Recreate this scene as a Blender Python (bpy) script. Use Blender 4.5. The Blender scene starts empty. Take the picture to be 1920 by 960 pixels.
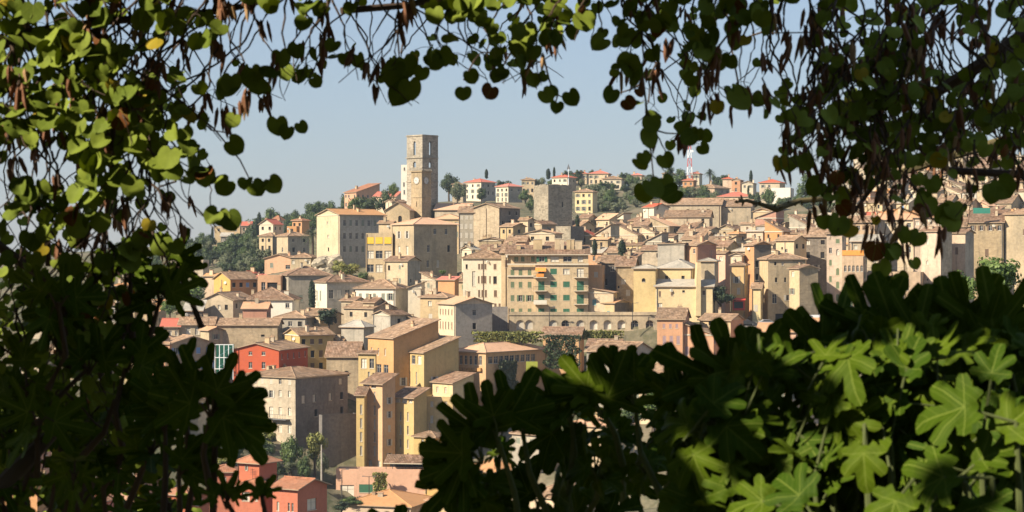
import bpy, math, random
import numpy as np
from mathutils import Vector, Matrix
R = math.radians
random.seed(7)
scene = bpy.context.scene
col = scene.collection
# ------------------------------------------------------------ camera, world, sun, exposure
Z0 = 60.0            # eye height of the terrace
F = 3712.0           # pixels of the 1920 px wide photograph per unit tangent
HZ = 480.0
cam_d = bpy.data.cameras.new('camera'); cam = bpy.data.objects.new('camera', cam_d); col.objects.link(cam)
cam_d.sensor_width = 36.0; cam_d.lens = 36.0 * F / 1920
cam.location = (0, 0, Z0); cam.rotation_euler = (R(90), 0, 0)
cam_d.clip_start = 0.1; cam_d.clip_end = 60000
cam_d.dof.use_dof = True; cam_d.dof.focus_distance = 450; cam_d.dof.aperture_fstop = 11.0
scene.camera = cam
SUN = Vector((-0.68, -0.44, 0.585)).normalized()      # towards the sun
w = bpy.data.worlds.new('World'); scene.world = w; w.use_nodes = True
wn = w.node_tree; wn.nodes.clear()
wo = wn.nodes.new('ShaderNodeOutputWorld'); bg = wn.nodes.new('ShaderNodeBackground')
sky = wn.nodes.new('ShaderNodeTexSky'); sky.sky_type = 'NISHITA'; sky.sun_disc = False
sky.sun_elevation = math.asin(SUN.z); sky.sun_rotation = math.atan2(SUN.x, SUN.y)
sky.altitude = 300; sky.air_density = 1.6; sky.dust_density = 0.2; sky.ozone_density = 3.5
bg.inputs['Strength'].default_value = 0.058
tint = wn.nodes.new('ShaderNodeMix'); tint.data_type = 'RGBA'; tint.blend_type = 'MULTIPLY'; tint.inputs[0].default_value = 1
tint.inputs[7].default_value = (.79, .90, 1.26, 1); wn.links.new(sky.outputs[0], tint.inputs[6]); air = wn.nodes.new('ShaderNodeMix'); air.data_type = 'RGBA'; air.inputs[0].default_value = .5
air.inputs[7].default_value = (4.0, 4.8, 5.8, 1); wn.links.new(tint.outputs[2], air.inputs[6]); wn.links.new(air.outputs[2], bg.inputs[0]); wn.links.new(bg.outputs[0], wo.inputs[0])
sd = bpy.data.lights.new('sun', 'SUN'); sd.energy = 5.0; sd.angle = R(0.5); sd.color = (1.0, 0.885, 0.715)
so = bpy.data.objects.new('sun', sd); col.objects.link(so); so.rotation_euler = SUN.to_track_quat('Z', 'Y').to_euler()
vs = scene.view_settings; vs.view_transform = 'Standard'; vs.look = 'None'; vs.exposure = 0.9; vs.gamma = 1
vs.use_curve_mapping = False
scene.cycles.max_bounces = 6; scene.cycles.diffuse_bounces = 3; scene.cycles.transparent_max_bounces = 8
scene.cycles.volume_bounces = 0

def P(x, y, D):
    """point at distance D that stands at pixel x, y of the 1920 x 960 photograph"""
    return Vector(((x - 960) / F * D, D, Z0 + (HZ - y) / F * D))

# ------------------------------------------------------------ materials
MATS = {}
def newmat(name):
    m = bpy.data.materials.new(name); m.use_nodes = True
    nt = m.node_tree; b = nt.nodes['Principled BSDF']
    return m, nt, b
def N(nt, t, **k):
    n = nt.nodes.new(t)
    for a, v in k.items():
        if isinstance(a, str) and a.startswith('i_'):
            n.inputs[a[2:]].default_value = v
        else: setattr(n, a, v)
    return n
def mixc(nt, fac, a, b, mode='MIX'):
    n = nt.nodes.new('ShaderNodeMix'); n.data_type = 'RGBA'; n.blend_type = mode
    for s, v in ((0, fac), (6, a), (7, b)):
        if hasattr(v, 'is_output'): nt.links.new(v, n.inputs[s])
        else: n.inputs[s].default_value = v if not isinstance(v, tuple) or len(v) == 4 else (*v, 1)
    return n.outputs[2]
def mth(nt, op, a, b=None, c=None, clamp=False):
    n = nt.nodes.new('ShaderNodeMath'); n.operation = op; n.use_clamp = clamp
    for i, v in enumerate((a, b, c)):
        if v is None: continue
        if hasattr(v, 'is_output'): nt.links.new(v, n.inputs[i])
        else: n.inputs[i].default_value = v
    return n.outputs[0]
def ramp(nt, src, lo, hi):
    n = nt.nodes.new('ShaderNodeMapRange'); n.inputs[1].default_value = lo; n.inputs[2].default_value = hi
    nt.links.new(src, n.inputs[0]); return n.outputs[0]
def noise(nt, vec, scale, detail=3, rough=0.6):
    n = N(nt, 'ShaderNodeTexNoise'); n.inputs['Scale'].default_value = scale
    n.inputs['Detail'].default_value = detail; n.inputs['Roughness'].default_value = rough
    nt.links.new(vec, n.inputs['Vector']); return n.outputs['Fac']

def wallmat(key, rgb, grime=0.5, stone=0.0):
    if key in MATS: return MATS[key]
    m, nt, b = newmat('wall_' + key)
    g = N(nt, 'ShaderNodeNewGeometry'); pos = g.outputs['Position']
    big = noise(nt, pos, 0.16, 4)
    mp = N(nt, 'ShaderNodeMapping'); mp.inputs['Scale'].default_value = (1.1, 1.1, 0.1); nt.links.new(pos, mp.inputs[0])
    streak = noise(nt, mp.outputs[0], 1.0, 4, 0.7)
    fine = noise(nt, pos, 1.5, 5, 0.75)
    dk = tuple(c * (0.40 + .04 * i) for i, c in enumerate(rgb)); lt = tuple(min(1, c * 1.13) for c in rgb)
    c = mixc(nt, mth(nt, 'MULTIPLY', ramp(nt, big, .44, .68), grime * .8), (*rgb, 1), (*dk, 1))
    c = mixc(nt, mth(nt, 'MULTIPLY', ramp(nt, streak, .52, .76), grime), c, (*dk, 1))
    c = mixc(nt, mth(nt, 'MULTIPLY', ramp(nt, fine, .45, .75), .25 + grime * .3), c, (*lt, 1))
    c = mixc(nt, mth(nt, 'MULTIPLY', ramp(nt, fine, .52, .30), .15 + grime * .55), c, tuple(x * .62 for x in rgb) + (1,))
    if stone:
        v = N(nt, 'ShaderNodeTexVoronoi'); v.inputs['Scale'].default_value = 1.3
        m2 = N(nt, 'ShaderNodeMapping'); m2.inputs['Scale'].default_value = (1, 1, 2.0); nt.links.new(pos, m2.inputs[0])
        nt.links.new(m2.outputs[0], v.inputs['Vector'])
        sp = N(nt, 'ShaderNodeSeparateColor'); nt.links.new(v.outputs['Color'], sp.inputs[0])
        c = mixc(nt, mth(nt, 'MULTIPLY', ramp(nt, sp.outputs[0], .35, 1), stone), c, tuple(x * .5 for x in rgb) + (1,))
    # every house of one colour is a little different
    oi = N(nt, 'ShaderNodeObjectInfo')
    hs = N(nt, 'ShaderNodeHueSaturation')
    nt.links.new(mth(nt, 'MULTIPLY_ADD', oi.outputs['Random'], .22, .89), hs.inputs['Value'])
    nt.links.new(mth(nt, 'MULTIPLY_ADD', oi.outputs['Random'], -.25, 1.1), hs.inputs['Saturation'])
    nt.links.new(c, hs.inputs['Color']); nt.links.new(hs.outputs[0], b.inputs['Base Color'])
    b.inputs['Roughness'].default_value = .95; b.inputs['Specular IOR Level'].default_value = .15
    bp = N(nt, 'ShaderNodeBump'); bp.inputs['Strength'].default_value = .35; bp.inputs['Distance'].default_value = .12
    nt.links.new(fine, bp.inputs['Height']); nt.links.new(bp.outputs[0], b.inputs['Normal'])
    MATS[key] = m; return m
def roofmat(key, rgb, var=.5):
    if key in MATS: return MATS[key]
    m, nt, b = newmat('tiles_' + key)
    uv = N(nt, 'ShaderNodeUVMap').outputs[0]
    mp = N(nt, 'ShaderNodeMapping'); mp.inputs['Scale'].default_value = (1.7, 1.3, 1); nt.links.new(uv, mp.inputs[0])
    v = N(nt, 'ShaderNodeTexVoronoi'); v.inputs['Scale'].default_value = 1.0; v.inputs['Randomness'].default_value = .9
    nt.links.new(mp.outputs[0], v.inputs['Vector'])
    sp = N(nt, 'ShaderNodeSeparateColor'); nt.links.new(v.outputs['Color'], sp.inputs[0])
    g = N(nt, 'ShaderNodeNewGeometry'); pos = g.outputs['Position']
    big = noise(nt, pos, .22, 4, .65)
    lt = tuple(min(1, c * 1.5 + .05) for c in rgb); dk = tuple(c * .45 for c in rgb)
    c = mixc(nt, mth(nt, 'MULTIPLY', ramp(nt, sp.outputs[0], .45, 1), var), (*rgb, 1), (*lt, 1))
    c = mixc(nt, mth(nt, 'MULTIPLY', ramp(nt, sp.outputs[1], .5, 1), var), c, (*dk, 1))
    c = mixc(nt, mth(nt, 'MULTIPLY', ramp(nt, big, .42, .70), .6), c, (.20, .155, .11, 1))
    f2 = noise(nt, pos, 1.6, 4, .8)
    c = mixc(nt, mth(nt, 'MULTIPLY', ramp(nt, f2, .5, .7), .75), c, tuple(x * .45 for x in rgb) + (1,))
    wv = N(nt, 'ShaderNodeTexWave'); wv.inputs['Scale'].default_value = .95; wv.inputs['Distortion'].default_value = .4
    nt.links.new(uv, wv.inputs['Vector'])
    c = mixc(nt, mth(nt, 'MULTIPLY', wv.outputs['Fac'], .22), c, (*dk, 1))
    oi = N(nt, 'ShaderNodeObjectInfo'); hs = N(nt, 'ShaderNodeHueSaturation')
    nt.links.new(mth(nt, 'MULTIPLY_ADD', oi.outputs['Random'], .3, .85), hs.inputs['Value'])
    nt.links.new(c, hs.inputs['Color']); nt.links.new(hs.outputs[0], b.inputs['Base Color'])
    b.inputs['Roughness'].default_value = .95; b.inputs['Specular IOR Level'].default_value = .1
    bp = N(nt, 'ShaderNodeBump'); bp.inputs['Strength'].default_value = .5; bp.inputs['Distance'].default_value = .12
    nt.links.new(wv.outputs['Fac'], bp.inputs['Height']); nt.links.new(bp.outputs[0], b.inputs['Normal'])
    MATS[key] = m; return m
def plain(key, rgb, rough=.8, metal=0, var=.15, spec=.3):
    if key in MATS: return MATS[key]
    m, nt, b = newmat(key)
    g = N(nt, 'ShaderNodeNewGeometry')
    n = noise(nt, g.outputs['Position'], 1.7, 3)
    c = mixc(nt, mth(nt, 'MULTIPLY', ramp(nt, n, .35, .75), var * 2), (*rgb, 1), tuple(x * .55 for x in rgb) + (1,))
    nt.links.new(c, b.inputs['Base Color']); b.inputs['Roughness'].default_value = rough; b.inputs['Metallic'].default_value = metal
    b.inputs['Specular IOR Level'].default_value = spec
    MATS[key] = m; return m
W = {}
for k, rgb, gr, st in (('cream', (.56, .425, .26), .6, 0), ('beige', (.47, .37, .24), .8, 0), ('grey', (.40, .35, .27), .8, 0), ('pink', (.52, .38, .255), .7, 0),
        ('ochre', (.54, .325, .155), .35, 0), ('olive', (.53, .39, .185), .35, 0), ('red', (.47, .135, .085), .12, 0), ('orange', (.54, .30, .155), .4, 0), ('white', (.62, .53, .38), .3, 0),
        ('yellow', (.60, .46, .22), .4, 0), ('stone', (.37, .31, .22), .8, .8), ('salmon', (.58, .33, .2), .3, 0), ('rustic', (.46, .355, .225), .9, .4), ('palewhite', (.66, .59, .46), .15, 0),
        ('brick', (.42, .20, .12), .4, 0), ('darkstone', (.24, .20, .155), .9, .6), ('sand', (.52, .395, .23), .45, 0), ('churchyellow', (.56, .42, .20), .35, 0), ('villared', (.47, .165, .10), .2, 0), ('gold', (.58, .37, .14), .35, 0), ('sooty', (.20, .175, .15), .9, .3)):  # last tone paints shade into walls; the dark stone tone does so in part
    W[k] = wallmat(k, rgb, gr, st)
T = {}
for k, rgb in (('tan', (.31, .195, .115)), ('orange', (.35, .19, .115)), ('brown', (.235, .14, .085)), ('grey', (.28, .215, .145)), ('red', (.27, .17, .125)), ('villa', (.40, .17, .09))):
    T[k] = roofmat(k, rgb, .3 if k == 'villa' else .85)
M = {}
M['trim'] = plain('pale_plaster_trim', (.58, .50, .37))
M['verge'] = plain('tile_verge', (.36, .26, .17))
M['glass'] = plain('window_glass', (.035, .04, .05), .12, 0, .0, .6)
M['dark'] = plain('dark_interior', (.03, .028, .027), .9, 0, 0, .05)
M['frame'] = plain('white_window_frame', (.46, .42, .35), .6)
M['curtain'] = plain('pale_curtain', (.66, .60, .48), .9)
for k, c in (('blue', (.22, .32, .50)), ('green', (.05, .15, .085)), ('brown', (.17, .11, .07)), ('greyg', (.24, .25, .19)), ('pale', (.52, .47, .38)), ('rose', (.36, .25, .25)), ('sage', (.16, .2, .11)), ('teal', (.14, .27, .27))):
    M['sh_' + k] = plain('shutter_' + k, c, .7)
M['metal'] = plain('grey_metal', (.22, .22, .22), .5, .6)
M['iron'] = plain('dark_iron', (.05, .05, .05), .6, .3)
M['bark'] = plain('bark', (.09, .065, .045), .95, 0, .3)
M['awning'] = plain('orange_awning', (.72, .28, .06), .8)
M['yawning'] = plain('yellow_awning', (.78, .50, .06), .8)
M['whitepaint'] = plain('white_paint', (.78, .78, .76), .35, 0, .05, .5)
M['silver'] = plain('silver_paint', (.45, .46, .48), .3, .4, .05, .5)
M['tyre'] = plain('tyre_rubber', (.02, .02, .02), .9)
M['redpaint'] = plain('red_paint', (.5, .06, .04), .5)
M['clockface'] = plain('white_clock_face', (.55, .52, .45), .6)
M['asphalt'] = plain('asphalt', (.085, .08, .075), .95)
M['concrete'] = plain('pale_concrete', (.42, .38, .31), .9, 0, .4)
M['lime'] = plain('lime_yellow_cloth', (.30, .32, .05), .8)
M['tarpgreen'] = plain('green_tarpaulin', (.05, .24, .17), .6)
M['stonewall'] = wallmat('stonewall', (.40, .335, .235), .7, .9)

# ------------------------------------------------------------ mesh helpers
class MB:
    def __init__(s): s.v = []; s.f = []; s.m = []; s.uv = []; s.anyuv = False
    def face(s, pts, mi=0, uv=None):
        i = len(s.v); s.v += [tuple(p) for p in pts]; s.f.append(tuple(range(i, i + len(pts)))); s.m.append(mi)
        if uv: s.anyuv = True
        s.uv.append(uv or [(0, 0)] * len(pts))
    def box(s, x0, x1, y0, y1, z0, z1, mi=0, M4=None):
        c = [Vector((x, y, z)) for z in (z0, z1) for y in (y0, y1) for x in (x0, x1)]
        if M4 is not None: c = [M4 @ p for p in c]
        for q in ((0, 2, 3, 1), (4, 5, 7, 6), (0, 1, 5, 4), (2, 6, 7, 3), (0, 4, 6, 2), (1, 3, 7, 5)):
            s.face([c[i] for i in q], mi)
    def prism(s, poly, ax, a, b, mi=0):
        """poly = 2-D outline, extruded along axis ax from a to b"""
        def q(p, t): return (t, p[0], p[1]) if ax == 0 else ((p[0], t, p[1]) if ax == 1 else (p[0], p[1], t))
        s.face([q(p, a) for p in poly], mi); s.face([q(p, b) for p in reversed(poly)], mi)
        n = len(poly)
        for i in range(n):
            p, r = poly[i], poly[(i + 1) % n]
            s.face([q(p, a), q(p, b), q(r, b), q(r, a)], mi)
    def tube(s, pts, rad, n=6, mi=0):
        pts = [Vector(p) for p in pts]
        if not hasattr(rad, '__len__'): rad = [rad] * len(pts)
        rings = []
        for i, p in enumerate(pts):
            d = (pts[min(i + 1, len(pts) - 1)] - pts[max(i - 1, 0)])
            if d.length < 1e-9: d = Vector((0, 0, 1))
            d.normalize()
            a = d.cross(Vector((0.13, .31, 1) if abs(d.z) < .9 else (1, .2, 0))).normalized(); b = d.cross(a)
            i0 = len(s.v)
            for k in range(n):
                t = 2 * math.pi * k / n
                s.v.append(tuple(p + (a * math.cos(t) + b * math.sin(t)) * rad[i]))
            rings.append(i0)
        for i in range(len(rings) - 1):
            for k in range(n):
                k2 = (k + 1) % n
                s.f.append((rings[i] + k, rings[i] + k2, rings[i + 1] + k2, rings[i + 1] + k)); s.m.append(mi); s.uv.append([(0, 0)] * 4)
        for r in (rings[0], rings[-1]):
            s.f.append(tuple(range(r, r + n))); s.m.append(mi); s.uv.append([(0, 0)] * n)
    def mesh(s, name, mats):
        me = bpy.data.meshes.new(name); me.from_pydata(s.v, [], s.f)
        for m in (mats if isinstance(mats, (list, tuple)) else [mats]): me.materials.append(m)
        me.polygons.foreach_set('material_index', s.m)
        if s.anyuv:
            ul = me.uv_layers.new(name='UVMap'); ul.data.foreach_set('uv', [c for f in s.uv for p in f for c in p])
        me.update(); return me
    def build(s, name, mats, parent=None, mtx=None, base=None):
        return link(name, s.mesh(name, mats), parent, mtx, base)
ROOTM = {}
def link(name, me, parent=None, mtx=None, base=None):
    """mtx: local matrix in the frame 'base' (a world matrix); parent's own world matrix is divided out"""
    o = bpy.data.objects.new(name, me); col.objects.link(o)
    wm = (base @ mtx) if (base is not None and mtx is not None) else (base if base is not None else mtx)
    if parent is not None:
        o.parent = parent
        pm = ROOTM.get(parent.as_pointer(), Matrix())
        if wm is None: wm = pm
        o.matrix_basis = pm.inverted() @ wm
    elif wm is not None: o.matrix_basis = wm
    ROOTM[o.as_pointer()] = wm.copy() if wm is not None else Matrix()
    return o
def tag(o, label, cat, group=None, kind=None):
    if label: o['label'] = label
    if cat: o['category'] = cat
    if group: o['group'] = group
    if kind: o['kind'] = kind
    return o
def empty(name, mtx, label, cat, group=None):
    o = bpy.data.objects.new(name, None); col.objects.link(o); o.matrix_basis = mtx; o.empty_display_size = .5
    ROOTM[o.as_pointer()] = mtx.copy()
    return tag(o, label, cat, group)

GROUND = []          # control points of the terrain, collected from every building's foot

# ------------------------------------------------------------ facades with real openings
def facade(mb, o, d, n, Wd, z0, z1, ops, depth=.22, mi=0):
    """wall in the plane through o along d, outward normal n; ops = (cx, cz, w, h, arched) with cx along d from o"""
    o = Vector(o); d = Vector(d); n = Vector(n)
    ops = [q for q in ops if q[0] - q[2] / 2 > .12 and q[0] + q[2] / 2 < Wd - .12 and q[1] - q[3] / 2 > z0 + .05 and q[1] + q[3] / 2 < z1 - .05]
    xs = sorted({0, Wd} | {round(q[0] + s * q[2] / 2, 4) for q in ops for s in (-1, 1)})
    zs = sorted({z0, z1} | {round(q[1] + s * q[3] / 2, 4) for q in ops for s in (-1, 1)})
    def pt(x, z, y=0): return o + d * x + Vector((0, 0, z)) - n * y
    for k in range(len(zs) - 1):
        zc = (zs[k] + zs[k + 1]) / 2; run = None
        for i in range(len(xs) - 1):
            xc = (xs[i] + xs[i + 1]) / 2
            hole = any(abs(xc - q[0]) < q[2] / 2 and abs(zc - q[1]) < q[3] / 2 for q in ops)
            if not hole and run is None: run = xs[i]
            if hole and run is not None:
                mb.face([pt(run, zs[k]), pt(xs[i], zs[k]), pt(xs[i], zs[k + 1]), pt(run, zs[k + 1])], mi); run = None
        if run is not None: mb.face([pt(run, zs[k]), pt(Wd, zs[k]), pt(Wd, zs[k + 1]), pt(run, zs[k + 1])], mi)
    for q in ops:
        a, b, c, e = q[0] - q[2] / 2, q[0] + q[2] / 2, q[1] - q[3] / 2, q[1] + q[3] / 2
        for (p, r) in (((a, c), (b, c)), ((b, c), (b, e)), ((b, e), (a, e)), ((a, e), (a, c))):
            mb.face([pt(*p), pt(*r), pt(*r, depth), pt(*p, depth)], mi)
        if len(q) > 4 and q[4]:
            rr = q[2] / 2; zc = e - rr; S = 10
            for j in range(S):
                t0, t1 = math.pi * j / S, math.pi * (j + 1) / S
                p0 = (q[0] - rr * math.cos(t0), zc + rr * math.sin(t0)); p1 = (q[0] - rr * math.cos(t1), zc + rr * math.sin(t1))
                mb.face([pt(*p0), pt(*p1), pt(p1[0], e), pt(p0[0], e)], mi)
                mb.face([pt(*p0), pt(*p1), pt(*p1, depth), pt(*p0, depth)], mi)
    return ops

WIN = {}
def window_mesh(w, h, st, shc, arched=False):
    key = ('w', round(w, 1), round(h, 1), st, shc)
    if key in WIN: return WIN[key]
    w_, h_ = round(w, 1), round(h, 1)
    mb = MB(); x, z = w_ / 2, h_ / 2
    t = .07
    if st == 'c':      # closed shutters: two slatted leaves
        for s in (-1, 1):
            a, b = sorted((s * .015, s * (x - .01)))
            mb.box(a, b, .03, .08, -z + .01, z - .01, 2)
            k = -z + .12
            while k < z - .15:
                mb.box(a + .06, b - .06, .015, .03, k, k + .05, 2); k += .14
    elif st == 'h':    # dark hole without a frame
        mb.face([(-x, .2, -z), (x, .2, -z), (x, .2, z), (-x, .2, z)], 1)
    else:
        mi = 3 if st == 'w' else 1
        mb.face([(-x, .2, -z), (x, .2, -z), (x, .2, z), (-x, .2, z)], mi)
        for a, b in ((-x, -x + t), (x - t, x), (-t / 2, t / 2)): mb.box(a, b, .13, .19, -z, z, 0)
        for a, b in ((-z, -z + t), (z - t, z), (z * .3, z * .3 + .05)): mb.box(-x + t, x - t, .135, .185, a, b, 0)
    mb.box(-x - .06, x + .06, -.07, .0, -z - .1, -z - .003, 4)       # sill
    WIN[key] = mb.mesh('window', [M['frame'], M['dark'] if st == 'h' else M['glass'], M['sh_' + shc], M['curtain'], M['trim']])
    return WIN[key]
def shutter_mesh(w, h, shc):
    key = ('s', round(w, 1), round(h, 1), shc)
    if key in WIN: return WIN[key]
    mb = MB(); ww = round(w, 1) / 2; z = round(h, 1) / 2
    mb.box(-ww / 2, ww / 2, -.07, -.03, -z, z)
    k = -z + .1
    while k < z - .1: mb.box(-ww / 2 + .05, ww / 2 - .05, -.085, -.07, k, k + .05); k += .14
    WIN[key] = mb.mesh('shutter', M['sh_' + shc]); return WIN[key]
def put_windows(parent, base, o, d, n, ops, styles, shc, rnd):
    """window objects in the openings; styles: string to pick from"""
    o = Vector(o); d = Vector(d); n = Vector(n)
    rot = Matrix((d, -n, Vector((0, 0, 1)))).transposed().to_4x4()
    for q in ops:
        st = q[5] if len(q) > 5 and q[5] else rnd.choice(styles)
        s2 = 'o' if st == 'o' else ('w' if st == 'w' else ('c' if st == 'c' else ('h' if st == 'h' else 'd')))
        loc = o + d * q[0] + Vector((0, 0, q[1]))
        mt = Matrix.Translation(loc) @ rot
        wo_ = link('window', window_mesh(q[2], q[3], 'd' if s2 == 'o' else s2, shc), parent, mt, base)
        if s2 == 'o':
            for sg in (-1, 1):
                link('shutter', shutter_mesh(q[2], q[3], shc), wo_, mt @ Matrix.Translation((sg * (q[2] / 2 + round(q[2], 1) / 4 + .02), 0, 0)), base)

# ------------------------------------------------------------ roofs
def slab(mb, pts, th, eave, mi=0):
    """tile panel; pts: outline on top (counter-clockwise seen from above); eave = horizontal direction"""
    pts = [Vector(p) for p in pts]; e = Vector(eave).normalized()
    n = (pts[1] - pts[0]).cross(pts[2] - pts[0]).normalized()
    if n.z < 0: n = -n
    s = n.cross(e)
    uv = [(p.dot(e), p.dot(s)) for p in pts]
    mb.face(pts, mi, uv)
    lo = [p - Vector((0, 0, th)) for p in pts]
    mb.face(list(reversed(lo)), mi + 1)
    k = len(pts)
    for i in range(k): mb.face([pts[i], lo[i], lo[(i + 1) % k], pts[(i + 1) % k]], mi + 1)

def roof(kind, WL, WR, E, p, o):
    """roof mesh builder + wall top polygons. footprint x -WL..0, y 0..WR, wall top E"""
    mb = MB(); tri = []
    x0, x1, y0, y1 = -WL - o, o, -o, WR + o; ym = (y0 + y1) / 2; xm = (x0 + x1) / 2
    e = E - p * o + .10; th = .16
    if kind == 'hip':
        m = min(x1 - x0, y1 - y0) / 2; r = e + p * m
        if x1 - x0 >= y1 - y0: A, B = (x0 + m, ym, r), (x1 - m, ym, r)
        else: A, B = (xm, y0 + m, r), (xm, y1 - m, r)
        c = [(x0, y0, e), (x1, y0, e), (x1, y1, e), (x0, y1, e)]
        if x1 - x0 >= y1 - y0:
            slab(mb, [c[0], c[1], B, A], th, (1, 0, 0)); slab(mb, [c[1], c[2], B], th, (0, 1, 0))
            slab(mb, [c[2], c[3], A, B], th, (1, 0, 0)); slab(mb, [c[3], c[0], A], th, (0, 1, 0))
        else:
            slab(mb, [c[0], c[1], A], th, (1, 0, 0)); slab(mb, [c[1], c[2], B, A], th, (0, 1, 0))
            slab(mb, [c[2], c[3], B], th, (1, 0, 0)); slab(mb, [c[3], c[0], A, B], th, (0, 1, 0))
        mb.tube([A, B] if (Vector(A) - Vector(B)).length > .3 else [A, (A[0] + .3, A[1], A[2])], .14, 5)
        for q, s_ in zip(c, (A, B, B, A) if x1 - x0 >= y1 - y0 else (A, A, B, B)):
            mb.tube([Vector(q) + Vector((0, 0, .02)), Vector(s_) + Vector((0, 0, .02))], .12, 5)
    elif kind == 'gx':
        r = e + p * (ym - y0)
        slab(mb, [(x0, y0, e), (x1, y0, e), (x1, ym, r), (x0, ym, r)], th, (1, 0, 0))
        slab(mb, [(x1, y1, e), (x0, y1, e), (x0, ym, r), (x1, ym, r)], th, (1, 0, 0))
        mb.tube([(x0, ym, r), (x1, ym, r)], .13, 5)
        rr = E + p * WR / 2
        for x in (-WL, 0): tri.append([(x, 0, E), (x, WR, E), (x, WR / 2, rr)])
    elif kind == 'gy':
        r = e + p * (xm - x0)
        slab(mb, [(x0, y1, e), (x0, y0, e), (xm, y0, r), (xm, y1, r)], th, (0, 1, 0))
        slab(mb, [(x1, y0, e), (x1, y1, e), (xm, y1, r), (xm, y0, r)], th, (0, 1, 0))
        mb.tube([(xm, y0, r), (xm, y1, r)], .13, 5)
        rr = E + p * WL / 2
        for y in (0, WR): tri.append([(-WL, y, E), (0, y, E), (-WL / 2, y, rr)])
    elif kind == 'sf':
        slab(mb, [(x0, y0, e), (x1, y0, e), (x1, y1, e + p * (y1 - y0)), (x0, y1, e + p * (y1 - y0))], th, (1, 0, 0))
        h = E + p * WR
        for x in (-WL, 0): tri.append([(x, 0, E), (x, WR, E), (x, WR, h)])
        tri.append([(-WL, WR, E), (0, WR, E), (0, WR, h), (-WL, WR, h)])
    elif kind == 'sl':       # low at the left end, rising to the corner
        h = E + p * WL; e2 = e + p * (x1 - x0)
        slab(mb, [(x0, y0, e), (x1, y0, e2), (x1, y1, e2), (x0, y1, e)], th, (0, 1, 0))
        for y in (0, WR): tri.append([(-WL, y, E), (0, y, E), (0, y, h)])
        tri.append([(0, 0, E), (0, WR, E), (0, WR, h), (0, 0, h)])
    elif kind == 'sr':       # high at the left end
        h = E + p * WL; e2 = e + p * (x1 - x0)
        slab(mb, [(x0, y0, e2), (x1, y0, e), (x1, y1, e), (x0, y1, e2)], th, (0, 1, 0))
        for y in (0, WR): tri.append([(-WL, y, E), (0, y, E), (-WL, y, h)])
        tri.append([(-WL, 0, E), (-WL, WR, E), (-WL, WR, h), (-WL, 0, h)])
    elif kind == 'flat':
        mb.box(-WL + .25, -.25, .25, WR - .25, E - .55, E - .4, 1)
    return mb, tri

def auto_ops(Wd, z0, z1, spec, rnd, ww=.95, wh=1.5, drop=.15, top=1.5, st=3.1, jit=.12):
    if spec == 0: return []
    if isinstance(spec, tuple) and spec and isinstance(spec[0], tuple): return list(spec)
    if spec is None:
        r = max(1, min(6, int((z1 - z0 - 1.2) / st))); c = max(1, int(Wd / 3.0))
        if Wd < 2.2: return []
    else: r, c = spec
    ww = min(ww, Wd / c * .55); out = []
    stp = st if spec is None else min(st, (z1 - z0 - .8) / max(r, 1))
    for i in range(r):
        zc = z1 - top - i * stp
        hh = wh * (.75 if (i == 0 and wh > 1.2) else 1)
        if zc - hh / 2 < z0 + .3: break
        for j in range(c):
            if rnd.random() < drop: continue
            cx = Wd * (j + .5) / c + rnd.uniform(-jit, jit)
            out.append((cx, zc + (wh - hh) / 2 * 0, ww, hh))
    # remove overlaps
    return out

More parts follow.
